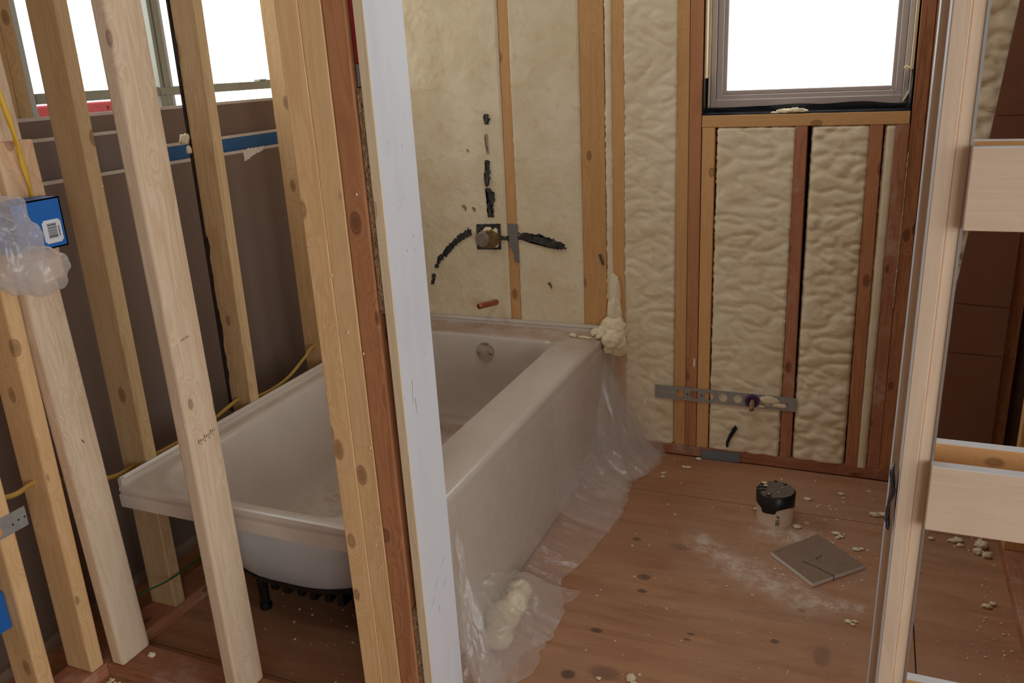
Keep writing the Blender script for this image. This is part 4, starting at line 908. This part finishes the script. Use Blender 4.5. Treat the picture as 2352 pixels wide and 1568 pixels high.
for v in g_['verts']:
    d = v.co.normalized(); k = 1+.30*FB(d.x*1.3+3, d.y*1.3, d.z*1.3, 2)+.12*abs(N(d.x*3.5, d.y*3.5, d.z*3.5+2))-.03*abs(N(d.x*8, d.y*8+4, d.z*8)); v.co = Vector((-1.348+d.x*k*.070, -1.783+d.y*k*.060, 1.1435+d.z*k*.086-.018*(d.x > .3)*(d.z < 0)))
bm_obj('film', bm, FILM2, bg_, smooth=True)
bm = bmesh.new()
g_ = bmesh.ops.create_icosphere(bm, subdivisions=5, radius=1)
for v in g_['verts']:
    d = v.co.normalized(); k = 1+.25*FB(d.x*1.1+8, d.y*1.1, d.z*1.1, 2)+.10*abs(N(d.x*2.6, d.y*2.6, d.z*2.6)); v.co = Vector((-1.290+d.x*k*.054, -1.762+d.y*k*.046, 1.090+d.z*k*.044))
bm_obj('film', bm, FILM2, bg_, smooth=True)
# steel strap and second box at the left edge
ss = empty('steel_strap', (-1.506, -1.84, .49), 'grey steel protector strap across the pale stud at the left edge', 'strap')
box('plate', -1.5075, -1.5055, -1.98, -1.7645, .496, .543, plain('galvanised_steel', None), ss, .0005) if 'galvanised_steel' in MATS else None
for y in (-1.80, -1.785, -1.77, -1.84): lathe('nail_hole', [(0, .0006), (.0028, .0006), (.0028, 0)], (-1.5055, y, .515+.004*(y > -1.79)), (1, 0, 0), plain('dark_nail', None), ss, 10)
lathe('punched_hole', [(0, .0006), (.012, .0006), (.012, 0)], (-1.5055, -1.838, .514), (1, 0, 0), amber(), ss, 18)
e2 = empty('electrical_box', (-1.57, -1.86, .29), 'blue electrical box low at the left edge of the frame', 'electrical box')
box('case', -1.64, -1.542, -1.90, -1.836, .265, .36, BLUE, e2, .003); box('cover_flange', -1.645, -1.538, -1.904, -1.90, .26, .365, BLUE, e2, .001)
# ---- foam litter on the floor
chunks = [
 ('flat cream foam flake on the plywood beside the right jamb', [((.275, -.250, .006), (.016, .009, .006)), ((.298, -.243, .006), (.015, .010, .007))]),
 ('double foam crumb on the floor in front of the nail plate, nearest the film', [((-.367, -.097, .004), (.009, .006, .005)), ((-.352, -.095, .004), (.009, .007, .005))]),
 ('foam crumb on the floor against the left end of the nail plate', [((-.330, -.018, .005), (.011, .008, .006))]),
 ('foam crumb on the floor by the foot of the plastic sheet, upper of two', [((-.430, -.165, .003), (.008, .006, .004)), ((-.423, -.158, .003), (.005, .005, .003))]),
 ('foam crumb on the floor by the foot of the plastic sheet, lower of two', [((-.425, -.190, .003), (.008, .006, .004))]),
 ('cream foam crumb on the floor left of the waste pipe base', [((-.086, -.325, .004), (.005, .008, .005))]),
 ('foam crumb touching the right of the waste pipe base', [((.050, -.398, .004), (.013, .010, .004))]),
 ('oval foam crumb on the floor behind and right of the waste pipe', [((.068, -.205, .003), (.013, .008, .004))]),
 ('broken foam flake on the floor between the waste pipe and the right jamb', [((.17, -.135, .003), (.010, .007, .004)), ((.178, -.165, .003), (.006, .004, .003))]),
 ('ragged foam flake on the floor behind the tile', [((.166, -.40, .003), (.014, .009, .004)), ((.180, -.415, .003), (.010, .006, .003)), ((.170, -.425, .003), (.006, .006, .003))]),
 ('ragged foam flake on the floor right of the tile', [((.225, -.475, .003), (.011, .010, .004)), ((.240, -.468, .003), (.007, .006, .003))]),
 ('small foam flake on the floor in front of the tile', [((.215, -.84, .003), (.009, .007, .003)), ((.232, -.835, .003), (.008, .004, .003)), ((.226, -.85, .003), (.006, .004, .003))]),
 ('white foam clump beside the right wall plate, largest behind the slats', [((.566, -.352, .012), (.018, .016, .014)), ((.555, -.385, .008), (.013, .012, .009)), ((.575, -.40, .008), (.012, .012, .008))]),
 ('loose foam clump on the floor behind the slats, middle of the strip', [((.505, -.335, .006), (.014, .012, .008)), ((.49, -.342, .005), (.012, .008, .005)), ((.51, -.36, .004), (.010, .007, .005))]),
 ('foam crumb on the floor right behind the pale post', [((.385, -.545, .003), (.010, .006, .003))]),
 ('foam crumb under the middle slat near the pale post', [((.432, -.345, .004), (.009, .007, .004))]),
 ('foam crumb pair by the right wall plate, nearest the camera', [((.552, -.66, .005), (.012, .008, .005)), ((.566, -.645, .005), (.008, .007, .005))]),
 ('white foam lump on the near bottom plate by the tub corner', [((-1.415, -1.600, .043), (.009, .008, .007))]),
 ('small foam crumb at the front of the bare floor patch, left of two', [((-.335, -1.262, .004), (.006, .005, .003))]),
 ('white foam clump at the front of the bare floor, right of two', [((-.262, -1.235, .004), (.012, .014, .005)), ((-.252, -1.25, .004), (.008, .006, .004))])]
for lb, lumps in chunks:
    props(lump_obj('foam_crumb', lumps, FOAM, None, 3, .5, 2.3), lb, 'foam crumb', 'foam crumbs on the floor')
bm = bmesh.new(); rnd = random.Random(11)
for k in range(430):
    if k < 240: x, y = rnd.uniform(-.45, .60), rnd.uniform(-1.45, -.02)
    elif k < 320: x, y = rnd.gauss(.15, .10), rnd.gauss(-.45, .16)
    elif k < 380: x, y = rnd.gauss(.56, .03), rnd.uniform(-1.0, -.1)
    else: x, y = rnd.uniform(-1.45, -.7), rnd.uniform(-1.50, -1.18)
    if (x+.022)**2+(y+.362)**2 < .065**2 or abs(x-.12)+abs(y+.577) < .15: continue
    r = rnd.choice((.0012, .0018, .0022, .003, .0042)); add_lump(bm, (x, min(y, -.02), r*.4), (r, r*rnd.uniform(.6, 1), r*.7), k*1.3, 1, .5)
for k in range(60): add_lump(bm, (-1.50+rnd.uniform(0, .16), -1.70+rnd.uniform(-.03, .03), .003), (rnd.uniform(.003, .009),)*2+(.005,), k, 1, .5)
o = bm_obj('foam_litter', bm, FOAM); props(o, 'fine foam crumbs scattered over the plywood floor', 'litter', None, 'stuff')
bm = bmesh.new()
for k in range(16):
    s = rnd.choice((XL1, -1.088)); 
    if s == XL1: y = rnd.choice((-1.40, -.985)); add_lump(bm, (XL1+.0008, y+rnd.uniform(-.017, .017), rnd.uniform(.5, 1.5)), (.0015, .0018, .0035), k, 1)
    else: add_lump(bm, (rnd.uniform(-.70, -.60), YN0-.0005, rnd.uniform(.25, 1.3)), (.0018, .0015, .003), k, 1)
o = bm_obj('foam_fleck', bm, FOAM, wn); o['kind'] = 'stuff'
